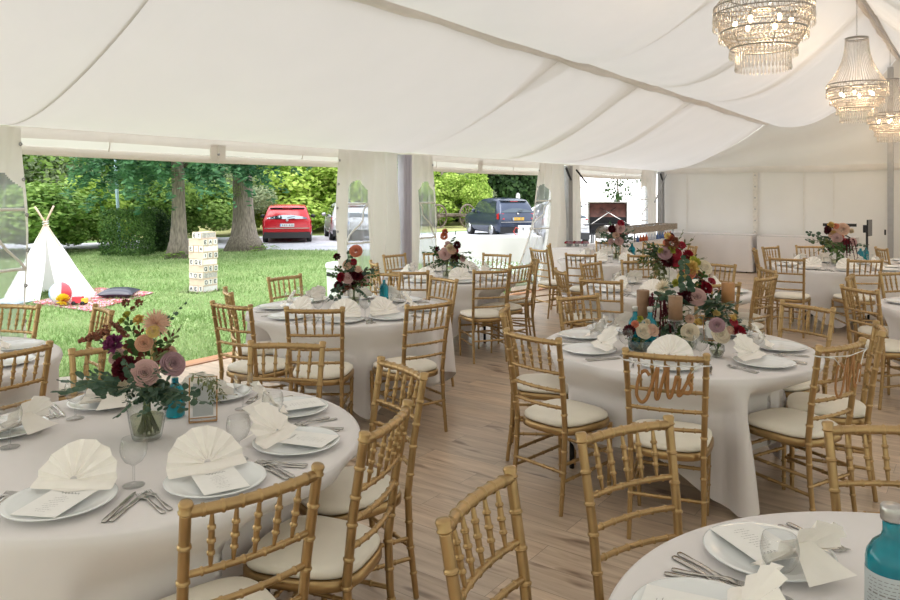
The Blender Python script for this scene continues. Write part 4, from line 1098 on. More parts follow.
frame(pg(712, 341, ZT), TH-.1, 'gold wire photo frame with white card behind white roses', .10, .15, PAPER)
# olive sprig laid on the frame
fp = pg(203, 422, ZT)
t = empty('olive_twig', fp+Vector((.0,-.02,.185))); tag(t, 'olive twig draped over the gold wire frame', 'twig')
for i, (x, y) in enumerate(((214,400),(222,398),(226,392),(196,392))):
    a = pz(206+i*2, 376, 3.2); twig(t, 'twig_branch', OLV[i % 2], a, pz(x, y, 3.16), .55)
# wooden name signs tied to the couple's chairs
SIGNW = pbr('laser_cut_wood', (.36,.17,.055), .55, 0, .1, 20)
CORD = pbr('white_cord', (.80,.79,.77), .8)
MRS = [(238,190),(215,165),(185,185),(168,240),(165,300),(190,335),(220,315),(245,250),(268,180),(284,142),(278,220),(272,300),(286,305),(305,230),(325,160),(341,128),(338,210),(340,285),(354,295),(374,240),(387,182),(398,200),(407,190),(400,240),(396,280),(412,275),(432,235),(455,190),(470,158),(452,185),(456,210),(470,235),(456,264),(426,264),(410,250)]
def smooth(pts, k=4):
    out = []
    for i in range(len(pts)-1):
        p0 = pts[max(0,i-1)]; p1 = pts[i]; p2 = pts[i+1]; p3 = pts[min(len(pts)-1,i+2)]
        for j in range(k):
            t = j/k
            out.append(tuple(.5*((2*p1[c])+(-p0[c]+p2[c])*t+(2*p0[c]-5*p1[c]+4*p2[c]-p3[c])*t*t+(-p0[c]+3*p1[c]-3*p2[c]+p3[c])*t**3) for c in (0,1)))
    out.append(pts[-1]); return out
def sign(o, pts, label, cx, sc):
    t = empty('name_sign', o.location, o.rotation_euler[2]); t.scale = (.966,1.05,1.05); tag(t, label, 'name sign', 'wooden name signs')
    Y = -.300
    b = MB(); pp = [((p[0]-cx)*sc, Y, .895-(p[1]-95)*sc) for p in smooth(pts)]
    b.tube(pp, .0085, 8); b.v = [(p[0], Y+(p[1]-Y)*.45, p[2]) for p in b.v]; b.build('wooden_lettering', SIGNW, t)
    c = MB(); z = .885
    for s in (-1, 1):
        c.tube([(s*.199+.022*cos(a), -.262+.022*sin(a), .875+.002*sin(a)) for a in [2*PI*i/14 for i in range(14)]], .003, 6, closed=True)
    l = pp[8 if len(pts) > 30 else 6]; r_ = pp[-24]
    c.tube([(-.199,-.286,.875),(-.12,-.297,.86),(l[0],Y-.003,l[2])], .0028, 6); c.tube([(.199,-.286,.875),(.15,-.297,.86),(r_[0],Y-.003,r_[2])], .0028, 6)
    c.tube([(-.199,-.287,.872),(0,-.306,.862),(.199,-.287,.872)], .0028, 6)
    c.build('cord', CORD, t)
ch_of = lambda key: placed[[i for i, c in enumerate(CH) if c[1] == key][0]][0]
sign(ch_of((626,351)), MRS, 'wooden sign reading Mrs tied to a chair with white cord, candle table', 322, .00088)
sign(ch_of((830,348)), MRS[:25], 'wooden sign reading Mr tied to a chair seen edge on, candle table', 285, .00095)
# ------------------------------------------------------------------ chandeliers
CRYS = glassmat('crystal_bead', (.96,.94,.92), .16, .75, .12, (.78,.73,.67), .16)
CHROME = pbr('dull_chrome', (.36,.34,.32), .3, .9, .08, 30)
BULB = pbr('warm_bulb', (1,.85,.6), .4, 0, .01, 5, emit=((1,.70,.40), 22))
def ringt(b, r, z, t=.007, n=40): b.tube([(r*cos(2*PI*i/n), r*sin(2*PI*i/n), z) for i in range(n)], t, 6, closed=True)
def beadline(b, pts, r=.0055, k=4):
    """string of beads"""
    pts = [Vector(p) for p in pts]; P = []; Rr = []
    seg = [(pts[i+1]-pts[i]).length for i in range(len(pts)-1)]; L = sum(seg); m = max(3, int(L/.016))
    for i in range(2*m+1):
        s = L*i/(2*m); j = 0
        while j < len(seg)-1 and s > seg[j]: s -= seg[j]; j += 1
        P.append(pts[j].lerp(pts[j+1], min(1, s/seg[j] if seg[j] else 0))); Rr.append(r if i % 2 else r*.35)
    b.tube(P, Rr, k, cap=False, smooth=False)
def drop(b, p, l=.05, w=.010):
    x, y, z = p
    b.tube([(x,y,z),(x,y,z-l*.25),(x,y,z-l*.7),(x,y,z-l)], [.002,w*.55,w,.001], 5, cap=False, smooth=False)
def make_chandelier():
    t = empty('chandelier')
    c = MB(); zz = 0
    for i in range(18):
        z = .02+i*.034
        m = Matrix.Translation((0,0,z+.017)) @ Matrix.Rotation((i % 2)*PI/2, 4, 'Z')
        q = MB(); q.tube([(.009*cos(a), 0, .022*sin(a)) for a in [2*PI*j/10 for j in range(10)]], .0025, 5, closed=True); c.merge(q, m)
    c.build('chain', CHROME, t)
    cap = MB(); ringt(cap, .165, 0, .009); ringt(cap, .165, -.02, .005)
    for i in range(4): a = i*PI/2; cap.tube([(0,0,.02),(.165*cos(a),.165*sin(a),0)], .005, 5)
    cap.build('top_ring', CHROME, t)
    up = MB(); N = 56
    def rad(f): return .165+.262*(f**2.3)
    for i in range(N):
        a = 2*PI*i/N
        beadline(up, [(rad(f)*cos(a), rad(f)*sin(a), -.66*f) for f in [j/10 for j in range(11)]], .0062)
    tag(up.build('bead_curtain', CRYS, t), kind='stuff')
    cr = MB(); ringt(cr, .43, -.665, .009); ringt(cr, .43, -.725, .006); ringt(cr, .375, -.88, .008); ringt(cr, .285, -1.02, .008); ringt(cr, .10, -.70, .008)
    for i in range(28):
        a0 = 2*PI*i/28; a1 = 2*PI*(i+1)/28
        cr.tube([(.43*cos(a0+(a1-a0)*f), .43*sin(a0+(a1-a0)*f), -.695+.03*cos(f*2*PI)) for f in [j/8 for j in range(9)]], .004, 4)
    for i in range(6):
        a = i*PI/3; cr.tube([(.43*cos(a),.43*sin(a),-.67),(0,0,-.70)], .005, 5)
        cr.tube([(.43*cos(a),.43*sin(a),-.72),(.375*cos(a),.375*sin(a),-.88),(.285*cos(a),.285*sin(a),-1.02)], .004, 5)
    cr.build('ring_frame', CHROME, t)
    net = MB()
    for i in range(64):
        a = 2*PI*i/64; a2 = a+2*PI/64*1.5
        beadline(net, [(.425*cos(a),.425*sin(a),-.73),(.40*cos(a2),.40*sin(a2),-.80),(.375*cos(a),.375*sin(a),-.88)], .0075)
        beadline(net, [(.375*cos(a2),.375*sin(a2),-.885),(.33*cos(a),.33*sin(a),-.96),(.285*cos(a2),.285*sin(a2),-1.02)], .0075)
    for r, z in ((.418,-.76),(.40,-.80),(.388,-.84),(.355,-.92),(.33,-.955),(.305,-.99)):
        beadline(net, [(r*cos(2*PI*i/40), r*sin(2*PI*i/40), z) for i in range(41)], .0085)
    for i in range(44):
        a = 2*PI*i/44; r = .24
        beadline(net, [(r*cos(a), r*sin(a), -1.02),(r*cos(a), r*sin(a), -1.15)], .0065); 
    tag(net.build('bead_tier', CRYS, t), kind='stuff')
    dr = MB()
    for i in range(44):
        a = 2*PI*i/44; drop(dr, (.24*cos(a), .24*sin(a), -1.15), .065, .011)
    for i in range(60):
        a = 2*PI*i/60; drop(dr, (.437*cos(a), .437*sin(a), -.73), .075, .009); beadline(dr, [(.437*cos(a), .437*sin(a), -.665),(.437*cos(a), .437*sin(a), -.73)], .005); drop(dr, (.437*cos(a), .437*sin(a), -.80), .06, .009)
    for i in range(52):
        a = 2*PI*i/52; drop(dr, (.385*cos(a), .385*sin(a), -.89), .075, .009); drop(dr, (.293*cos(a), .293*sin(a), -1.03), .075, .009)
    tag(dr.build('crystal_drops', CRYS, t), kind='stuff')
    for i in range(6):
        a = i*PI/3+.3; b = MB(); b.lathe([(.012,-.78),(.012,-.74),(.0,-.74)], 8, c=(.24*cos(a), .24*sin(a), 0)); b.build('candle_socket', CHROME, t)
        b = MB(); b.ball((.24*cos(a), .24*sin(a), -.805), .021, 8, 6, (1,1,1.5)); b.build('light_bulb', BULB, t)
    return t
CHAND = make_chandelier()
for i, (y, dz, lab) in enumerate(((6.46,0,'crystal chandelier hanging above the candle table, only its lower tiers showing'),(11.87,0,'crystal bead chandelier hanging complete below the ridge, middle of three'),(16.3,-.03,'crystal chandelier hanging by the end wall pole, partly behind another'))):
    o = CHAND if i == 0 else copy_tree(CHAND)
    o.scale = (.89,.89,.98); o.location = (XR+.0, y, 3.95+dz); o.rotation_euler = (0,0,i*.2)
    tag(o, lab, 'chandelier', 'crystal chandeliers along the ridge')
    l = bpy.data.lights.new('chandelier_glow', 'POINT'); l.energy = 14; l.color = (1,.72,.45); l.shadow_soft_size = .12
    lo = bpy.data.objects.new('chandelier_glow', l); COL.objects.link(lo); lo.parent = o; lo.location = (0,0,-.80)

# ------------------------------------------------------------------ end wall: skirted tables, screen stand, keyboard
SKIRT = fabric('skirt_cloth', (.78,.755,.75), .05, .02, 3, .15)
def skirted(x0, x1, y0, y1, h, label, seed):
    t = empty('skirted_table', ((x0+x1)/2, (y0+y1)/2, 0)); tag(t, label, 'table', 'skirted buffet tables')
    w, d = (x1-x0)/2, (y1-y0)/2
    MB().box((0,0,h-.03), (2*w-.06, 2*d-.06, .04)).build('tabletop', TABLE.children[0].data.materials[0], t)
    for sx in (-1,1):
        for sy in (-1,1): MB().tube([(sx*(w-.12),sy*(d-.1),0),(sx*(w-.12),sy*(d-.1),h-.05)], .016, 8).build('leg', BLACKMET, t)
    per = 2*(2*w+2*d); rnd = random.Random(seed); p = [rnd.uniform(0,6) for _ in range(4)]
    def pt(s):
        s = s % per
        if s < 2*w: return (-w+s, -d), (0,-1)
        s -= 2*w
        if s < 2*d: return (w, -d+s), (1,0)
        s -= 2*d
        if s < 2*w: return (w-s, d), (0,1)
        s -= 2*w; return (-w, d-s), (-1,0)
    def fn(u, v):
        (x, y), n = pt(v*per); q = v*per
        a = (.004+.028*u)*(sin(q*4.1+p[0])*.5+sin(q*9.3+p[1]+u)*.3+sin(q*1.7+p[2])*.6)+.012*u
        sw = .03*max(0, sin(q*1.9+p[3]))**6*sin(PI*u)
        return (x+n[0]*(a+sw), y+n[1]*(a+sw), h-.004-u*(h-.03))
    b = MB(); b.grid(fn, 14, int(per*26)); b.grid(lambda u, v: (-w+2*w*u, -d+2*d*v, h), 2, 2); b.build('table_skirt', SKIRT, t)
    return t
skirted(-6.2, -4.20, 17.02, 17.75, .83, 'long white skirted table along the end wall, by the corner post', 1)
skirted(-4.08, -2.2, 17.02, 17.75, .83, 'long white skirted table along the end wall, beyond the red tassel bouquet', 2)
# keyboard on a folding stand
kp = pz(845, 224.6, 16.0)
t = empty('music_keyboard', (kp.x, kp.y, .83)); tag(t, 'black slim keyboard raised on stand above the skirted table', 'keyboard'); hz = kp.z-.83; t.location.y = 17.25; t.rotation_euler = (0,0,.12)
MB().box((0,0,hz+.02), (.62,.20,.06)).build('keyboard_body', BLACKMET, t); 
k = MB()
for i in range(22): k.box((-.29+i*.0275,-.05,hz+.054), (.024,.09,.01))
tag(k.build('key', pbr('ivory_key', (.7,.69,.66), .4), t), kind='stuff')
for s in (-1,1): MB().tube([(s*.2,-.08,0),(-s*.2,-.06,hz)] , .012, 6).build('stand_leg', BLACKMET, t)
sp = pz(867, 245, 13.6)
t = empty('screen_stand', (sp.x, sp.y, 0), TH+.78); tag(t, 'black upright stand with thin dark screen behind the turquoise bottles', 'screen stand')
MB().lathe([(.0,0),(.19,0),(.19,.012),(.03,.02),(.0,.02)], 24).build('base', BLACKMET, t); MB().tube([(0,0,.02),(0,0,1.16)], .02, 10).build('pole', BLACKMET, t)
MB().box((0,-.04,1.12), (.24,.025,.30)).build('screen', pbr('dark_screen', (.02,.02,.022), .15), t); MB().box((0,.01,1.10), (.09,.09,.14)).build('mount', BLACKMET, t)

# ------------------------------------------------------------------ buffet along the garden side
def draped(name, c, L, D, h, drop_, rz, label, seed=1, mat=None, legm=BLACKMET, group='white buffet tables'):
    t = empty(name, (c[0], c[1], c[2] if len(c) > 2 else 0), rz); tag(t, label, 'table', group)
    w, d = L/2, D/2
    MB().box((0,0,h-.03), (L-.05, D-.05, .04)).build('tabletop', TABLE.children[0].data.materials[0], t)
    for sx in (-1,1):
        for sy in (-1,1): MB().tube([(sx*(w-.2),sy*(d-.1),h-.05),(sx*(w-.1),sy*(d-.06),0)], .016, 8).build('leg', legm, t)
    per = 2*(L+D); p = random.Random(seed).uniform(0,6)
    def pt(s):
        s = s % per
        if s < L: return (-w+s, -d), (0,-1)
        s -= L
        if s < D: return (w, -d+s), (1,0)
        s -= D
        if s < L: return (w-s, d), (0,1)
        s -= L; return (-w, d-s), (-1,0)
    def fn(u, v):
        (x, y), n = pt(v*per); q = v*per; a = (.003+.03*u)*(sin(q*5+p)*.5+sin(q*11+p*2)*.3)+.01*u
        return (x+n[0]*a, y+n[1]*a, h-.002-u*(drop_*(1+.08*sin(q*3+p))))
    b = MB(); b.grid(fn, 10, int(per*24)); b.grid(lambda u, v: (-w+L*u, -d+D*v, h), 2, 2); b.build('cloth_cover', mat or LINEN, t); return t
draped('buffet_table', (-6.02, 14.4), 5.1, .72, .76, .72, PI/2, 'long white clothed buffet table beside the grey post under the tray')
WEATH = pbr('weathered_wood', (.33,.28,.23), .8, 0, .35, 14, .4, stretch=(1,12,6))
t = empty('wooden_tray', (-6.0, 15.55, .76), PI/2+.02); tag(t, 'long weathered wooden tray raised above the buffet table', 'tray')
b = MB(); b.box((0,0,.19), (2.7,.42,.03)); b.build('tray_board', WEATH, t)
for s in (-1,1): MB().box((0,s*.21,.24), (2.75,.03,.13)).build('side_board', WEATH, t); MB().box((s*1.36,0,.24), (.03,.40,.12)).build('end_board', WEATH, t)
for s in (-1,1):
    b = MB(); b.tube([(s*1.2,-.18,0),(s*1.2,-.18,.18)], .014, 8); b.tube([(s*1.2,.18,0),(s*1.2,.18,.18)], .014, 8); b.build('trestle', ALU, t)
TUMB = MB().lathe([(.0,.003),(.026,.003),(.034,.09),(.032,.09),(.025,.008),(.0,.008)], 14).mesh('tumbler', GLASS)
for i in range(15):
    o = link('tumbler', TUMB, None, (-6.02+.05*(-1)**i, 14.35+i*.17, .967)); tag(o, 'small clear tumbler in the weathered wooden tray', 'glass', 'tumblers in the wooden tray')
BOT2 = [MB().lathe([(.0,.0),(.03,.0),(.031,.10),(.012,.15),(.012,.19),(.0,.19)], 12).mesh('small_bottle', m) for m in (pbr('blue_bottle', (.12,.20,.42), .2), pbr('orange_bottle', (.55,.12,.04), .3), pbr('pale_bottle', (.7,.75,.85), .2))]
for i in range(14):
    o = link('small_bottle', BOT2[(i*i+i//3) % 3], None, (-5.79, 14.5+i*.16, .762)); o.scale = (1,1,.72)
    tag(o, ['small blue bottle below the weathered wooden tray', 'small orange bottle below the weathered wooden tray', 'small pale bottle below the weathered wooden tray'][(i*i+i//3) % 3], 'bottle', ['blue','orange','pale'][(i*i+i//3) % 3]+' bottles under the tray')
# chafing dish and glassware at the near end of the buffet
cp = Vector((-5.98, 13.55, .762))
t = empty('chafing_dish', cp, PI/2); tag(t, 'steel chafing dish with open rack on the buffet table, before the grill', 'chafing dish')
b = MB(); b.box((0,0,.17), (.56,.36,.10)); b.build('water_pan', STEEL, t)
b = MB()
for sx in (-1,1):
    for sy in (-1,1): b.tube([(sx*.27,sy*.17,0),(sx*.27,sy*.17,.15)], .009, 6)
b.tube([(-.27,-.17,.02),(.27,-.17,.02),(.27,.17,.02),(-.27,.17,.02)], .007, 6, closed=True); b.build('rack', BLACKMET, t)
b = MB(); b.grid(lambda u, v: (-.28+.56*u, .18*cos(PI*v), .222+.15*sin(PI*v)), 6, 10); b.build('lid', STEEL, t)
MB().tube([(-.06,0,.37),(-.05,0,.40),(.05,0,.40),(.06,0,.37)], .008, 6).build('handle', BLACKMET, t)
for i in range(6):
    o = link('wine_glass', WG, None, (-5.80-.07*(i % 2), 12.6+i*.11, .762)); tag(o, 'wine glass standing ready beside the chafing dish on the buffet', 'glass', 'wine glasses on the buffet')
for i, (x, y) in enumerate(((569,246.5),(577,246.5),(585,246.5))):
    p = pg(x, y, .762); B = empty('posy', p); tag(B, 'small red posy on the buffet corner, %s from the lawn end' % ORD[i+1], 'posy', 'red posies on the buffet corner')
    MB().lathe([(.0,0),(.035,0),(.05,.06),(.046,.06),(.03,.008),(.0,.008)], 14).build('bowl', VASEGL, B)
    for k in range(5):
        a = k*1.3; link('rose', ROSE['red'] if k % 2 else ROSE['mauve'], B, (.05*cos(a), .05*sin(a), .075), (0,.3,a), .045)
    link('leaf_sprig', GRN[i], B, (0,0,.06), (0,-.5,i), .6)

# ------------------------------------------------------------------ just outside: white serving tables, drinks tap, bin, grill
GZ = -.12
WHT = fabric('bright_white_cloth', (.86,.86,.88), .05, .02, 3)
a = cw(.58, 14.6); t = draped('serving_table', (a.x, a.y, GZ), 2.4, .8, 1.03, .45, TH+.05, 'high white clothed table on the lawn below the dark car', 4, WHT, group='white tables outside')
p = cw(1.5, 14.6, GZ+1.03)
t = empty('drinks_tap', p, TH); t.scale = (.7,.7,.8); tag(t, 'white drinks tap box with black knobs and red hose on outdoor table', 'drinks tap')
MB().box((0,0,.14), (.42,.3,.24)).build('tap_body', pbr('white_enamel', (.82,.83,.85), .3), t)
for s in (-1,1): MB().tube([(s*.1,-.15,.2),(s*.1,-.19,.2),(s*.1,-.20,.15)], .014, 8).build('tap', BLACKMET, t)
MB().tube([(-.2,-.1,.18),(-.30,-.14,.22),(-.36,-.12,.12),(-.30,-.1,.03),(-.24,-.16,.03)], .010, 6).build('red_hose', pbr('red_rubber', (.6,.05,.03), .4), t)
bp_ = cw((339-450)/F*11.6, 11.6, GZ)
t = empty('storage_bin', bp_, TH); tag(t, 'white plastic bin with dark grip on the lawn behind the coral rose bouquet', 'bin')
WPL = pbr('white_plastic', (.82,.83,.84), .4)
MB().lathe([(.0,0),(.165,0),(.17,.02),(.195,.66),(.195,.70),(.0,.70)], 32).build('bin_body', WPL, t); MB().lathe([(.0,.70),(.205,.70),(.21,.72),(.21,.765),(.195,.785),(.12,.80),(.0,.80)], 32).build('lid', WPL, t)
MB().tube([(-.13+.02*i, -.188-.008*sin(i), .615) for i in range(6)], .022, 8).build('grip', BLACKMET, t); t.rotation_euler[2] = TH-.15
# grill
gp = cw((609-450)/F*19, 19.0, GZ)
t = empty('lidded_grill', gp, TH-.1); tag(t, 'large dark grill with raised rust brown lid outside the third opening', 'grill')
RUST = pbr('rusty_steel', (.10,.035,.025), .7, 0, .4, 7, .2)
g = MB(); g.grid(lambda u, v: (-.48+.96*u, -.30*cos(PI*v), 1.08-.28*sin(PI*v)), 4, 12); g.build('fire_bowl', BLACKMET, t)
g = MB(); g.box((0,0,1.085), (.98,.64,.02)); g.box((-.56,-.1,1.07), (.16,.5,.02)); g.box((0,.30,1.17), (.94,.03,.17)); g.build('grate', BLACKMET, t)
g = MB(); g.grid(lambda u, v: (-.47+.94*u, .30+.06*sin(PI*v), 1.24+.37*v), 4, 8); g.build('lid_inside', RUST, t)
g = MB(); g.grid(lambda u, v: (-.48+.96*u, .33+.10*sin(PI*v), 1.10+.54*v), 4, 8); [g.box((s*.49,.34,1.37), (.025,.16,.54)) for s in (-1,1)]; g.box((0,.33,1.64), (1.02,.14,.025)); g.build('lid', STEEL, t)
for s in (-1,1): MB().tube([(s*.46,-.22,1.09),(s*-.20,.29,1.50)], .014, 6).build('lid_stay', STEEL, t)
for sx in (-1,1):
    for sy in (-1,1): MB().tube([(sx*.42,sy*.24,.96),(sx*.44,sy*.28,0)], .02, 8).build('leg', BLACKMET, t)
# ------------------------------------------------------------------ grounds
def groundmat(name, stops, scale, scale2, bump=.3):
    m, nt, N, L = newmat(name)
    out = N.new('ShaderNodeOutputMaterial'); b = N.new('ShaderNodeBsdfPrincipled'); b.inputs['Roughness'].default_value = .9; b.inputs['Specular IOR Level'].default_value = .15
    n1 = noise(nt, scale, 4); n2 = noise(nt, scale2, 6, .7)
    ma = N.new('ShaderNodeMath'); ma.operation = 'MULTIPLY_ADD'; ma.inputs[1].default_value = .55; L.new(n2.outputs['Fac'], ma.inputs[0])
    mb = N.new('ShaderNodeMath'); mb.operation = 'MULTIPLY'; mb.inputs[1].default_value = .45; L.new(n1.outputs['Fac'], mb.inputs[0]); L.new(mb.outputs[0], ma.inputs[2])
    r = ramp(nt, ma.outputs[0], stops); L.new(r.outputs[0], b.inputs['Base Color'])
    bp = N.new('ShaderNodeBump'); bp.inputs['Strength'].default_value = bump; bp.inputs['Distance'].default_value = .03
    L.new(n2.outputs['Fac'], bp.inputs['Height']); L.new(bp.outputs[0], b.inputs['Normal']); L.new(b.outputs[0], out.inputs[0]); return m
LAWN = groundmat('lawn_soil_green', [(.30,(.10,.19,.05)),(.5,(.19,.29,.10)),(.7,(.34,.40,.19))], .7, 9)
GRAV = groundmat('pale_gravel', [(.3,(.30,.30,.33)),(.5,(.46,.46,.50)),(.7,(.66,.66,.70))], .6, 14)
YARD = groundmat('white_gravel_yard', [(.3,(.62,.61,.60)),(.7,(.82,.82,.82))], .4, 9)
b = MB(); b.grid(lambda u, v: (-120+240*u, -60+200*v, GZ), 24, 20, 0, False); tag(b.build('lawn', LAWN), kind='structure')
def patch(name, pts, z, m):
    b = MB(); P = [cw(x, y, z) for x, y in pts]; b.add(P, [tuple(range(len(P)))], 0, False); o = b.build(name, m)
    return tag(o, kind='structure')
patch('gravel_road', [(-30,24.6),(-14,25.0),(-8.2,25.2),(-4,24.2),(-.6,19.5),(2.0,15.6),(6,17),(16,27),(30,46),(30,70),(8,56),(3,46),(.8,36.5),(-3.5,33.6),(-10,31.5),(-14,27.6),(-30,27)], GZ+.006, GRAV)
patch('gravel_yard', [(4.8,26),(8,23),(18,38),(60,70),(60,140),(14,140),(7,60)], GZ+.012, YARD)
MEAD = groundmat('dry_meadow', [(.3,(.20,.24,.07)),(.5,(.36,.36,.15)),(.7,(.52,.48,.28))], .5, 6)
patch('meadow_strip', [(-40,29),(-14,29.5),(-10,32.2),(-3.5,34.5),(.8,37.5),(3,47),(7,58),(7,70),(-40,70)], GZ+.004, MEAD)
# grass blades on the near lawn
rng = np.random.default_rng(3)
NB = 90000
Zb = 7.4+17*rng.random(NB)**1.35; ub = rng.uniform(-.68, .16, NB); Xb = ub*Zb
wx = Xb*CT-Zb*ST; wy = Xb*ST+Zb*CT
k_ = (wx < -W-.2); wx, wy, Zb = wx[k_], wy[k_], Zb[k_]; n_ = len(wx)
hh = rng.uniform(.03,.075,n_)*(1+.5*(rng.random(n_)<.06)); aa = rng.uniform(0, 6.28, n_); ww = rng.uniform(.004,.008,n_)*(1+Zb/18); lx = rng.normal(0,.03,n_); ly = rng.normal(0,.03,n_)
V = np.zeros((n_,3,3)); V[:,0] = np.stack([wx-ww*np.cos(aa), wy-ww*np.sin(aa), np.full(n_,GZ)],1); V[:,1] = np.stack([wx+ww*np.cos(aa), wy+ww*np.sin(aa), np.full(n_,GZ)],1); V[:,2] = np.stack([wx+lx, wy+ly, GZ+hh],1)
GRASSM = leafmat('grass_blade', (.17,.28,.085), (.41,.50,.25), .45, .6, .8)
tag(link('grass', npmesh('grass', V.reshape(-1,3), np.arange(n_*3).reshape(-1,3), GRASSM, False, 3)), 'short green lawn grass in front of the teepee and cars', 'grass', kind='stuff')

# ------------------------------------------------------------------ foliage
def leafcloud(name, n, size, m, seed=1, shape='ball', shell=.55, elong=1.6, lumps=14, droop=0):
    g = np.random.default_rng(seed)
    if shape == 'ball':
        # lumps give the crown its outline
        lc = g.normal(0,1,(lumps,3)); lc /= np.linalg.norm(lc,axis=1)[:,None]; lc *= g.uniform(.25,.72,(lumps,1)); lr = g.uniform(.26,.48,lumps)
        idx = g.integers(0,lumps,n); d = g.normal(0,1,(n,3)); d /= np.linalg.norm(d,axis=1)[:,None]
        C = lc[idx]+d*lr[idx][:,None]*(shell+(1-shell)*g.random((n,1)))
        Nn = d
    elif shape == 'box':
        C = g.uniform(-1,1,(n,3)); ax = g.integers(0,3,n); sg = g.choice([-1,1],n)
        C[np.arange(n),ax] = sg*(1-.18*g.random(n)**2+.05*g.normal(0,1,n)); Nn = np.zeros((n,3)); Nn[np.arange(n),ax] = sg
    elif shape == 'frond':
        # arching hanging sprays
        K = 240; a = g.uniform(0,6.28,K); r0 = g.random(K)**.5; z0 = g.uniform(-.2,.9,K); L = g.uniform(.35,.9,K)
        idx = g.integers(0,K,n); f = g.random(n)
        rr = r0[idx]*.75+.30*f*L[idx]; zz = z0[idx]+.10*f-L[idx]*.75*f**2
        C = np.stack([rr*np.cos(a[idx]+.15*f), rr*np.sin(a[idx]+.15*f), zz],1)+g.normal(0,.022,(n,3)); Nn = g.normal(0,1,(n,3))+np.array([0,0,1.])
    Nn = Nn+g.normal(0,.6,(n,3)); Nn /= np.linalg.norm(Nn,axis=1)[:,None]
    t = np.cross(Nn, g.normal(0,1,(n,3))); t /= np.linalg.norm(t,axis=1)[:,None]; bb = np.cross(Nn,t)
    s = size*g.uniform(.6,1.25,(n,1)); tl = t*s*elong; bl = bb*s*.55
    Vv = np.stack([C-tl*.5, C+bl-tl*.05, C+tl*.5-Nn*s*.15, C-bl-tl*.05],1).reshape(-1,3)
    return npmesh(name, Vv, np.arange(n*4).reshape(-1,4), m)
F_MID = leafmat('mid_green_foliage', (.10,.21,.035), (.33,.48,.12), .35, .6, 1.0); F_YEL = leafmat('yellow_green_foliage', (.20,.34,.04), (.56,.70,.17), .4, .6, 1.0)
F_DRK = leafmat('dark_green_foliage', (.012,.035,.010), (.05,.105,.025), .3, .6, .5); F_PALE = leafmat('grey_green_foliage', (.16,.22,.11), (.38,.44,.26), .35, .6, .8)
F_FEA = leafmat('feathery_blue_green', (.035,.12,.06), (.13,.29,.13), .35, .55, .8)
BARK = pbr('grey_bark', (.22,.185,.155), .9, 0, .45, 9, .8, stretch=(3,3,.5)); BARKD = pbr('dark_bark', (.12,.09,.075), .9, 0, .4, 6, .5)
BUSH = {'mid':leafcloud('bush_mid',15000,.048,F_MID,1),'yel':leafcloud('bush_yel',15000,.048,F_YEL,2),'pale':leafcloud('bush_pale',24000,.026,F_PALE,3,elong=2.4),'drk':leafcloud('bush_drk',9000,.06,F_DRK,4)}
TREEC = {'drk':leafcloud('crown_drk',7000,.075,F_DRK,5,lumps=22),'mid':leafcloud('crown_mid',7000,.070,F_MID,6,lumps=22)}
def bush(px_, py_, Z, w, h, kind, label, group='shrubs along the far edge of the lawn', rz=0, dep=None):
    """centre of its foot seen at px; z from the ground"""
    p = cw((px_-450)/F*Z, Z, GZ+h*.46)
    o = link('shrub', BUSH[kind], None, p, (0,0,rz), (w/2/.82, (dep or w)/2/.82, h/2/.86)); tag(o, label, 'shrub', group); return o
def trunk(b, H_, r, seed, lean=0):
    rnd = random.Random(seed); pth = [(lean*f+.06*sin(f*5+seed), .05*cos(f*4+seed), H_*f) for f in [i/12 for i in range(13)]]
    k = len(b.v); b.tube(pth, [r*(1.0-.35*f+1.0*math.exp(-f*16)) for f in [i/12 for i in range(13)]], 18)
    for i in range(k, len(b.v)):
        x, y, z = b.v[i]; a = math.atan2(y, x); q = 1+.05*sin(a*7+z*1.2)+.035*sin(a*13+seed-z*2)+.09*math.exp(-z*2)*sin(a*4+seed); b.v[i] = (x*q, y*q, z)
    return b
FROND = leafcloud('frond_crown', 15000, .030, F_FEA, 9, 'frond', elong=2.2)
def lawn_tree(px_, Z, r, label, cr, cz, rz, seed):
    p = cw((px_-450)/F*Z, Z, GZ); t = empty('tree', p); tag(t, label, 'tree', 'two lawn trees')
    b = trunk(MB(), 6.0, r, seed, .25 if seed == 1 else .1)
    b.build('trunk', BARK, t); br = MB()
    for i in range(7):
        a = i*.9+seed; z = 2.6+i*.4; br.tube([(.1,0,z),(.9*cos(a),.9*sin(a),z+.7),(2.1*cos(a),2.1*sin(a),z+.8)], [.10,.07,.03], 7)
    tag(br.build('branch', BARKD, t), kind='stuff')
    c = link('crown', FROND, t, (0,0,cz), (0,0,rz), (cr,cr,cr*.62)); return t
t1 = lawn_tree(177, 21.5, .205, 'slender lawn tree with drooping fronds, behind the tumbling block tower', 3.2, 2.75, .3, 1)
t2 = lawn_tree(244, 24.5, .35, 'stout lawn tree with buttressed trunk beside the red car', 3.6, 4.1, 2.2, 2)
iv = leafcloud('ivy', 420, .05, F_MID, 12, 'ball'); link('ivy', iv, t2, (.12,-.30,2.0), (0,0,0), (.25,.18,.9))
link('root_grass', leafcloud('root_grass', 500, .10, F_MID, 13, 'ball'), t1, (0,0,.1), (0,0,0), (.7,.7,.22)); link('root_grass', bpy.data.meshes['root_grass'], t2, (0,0,.1), (0,0,1), (1.1,1.1,.22))
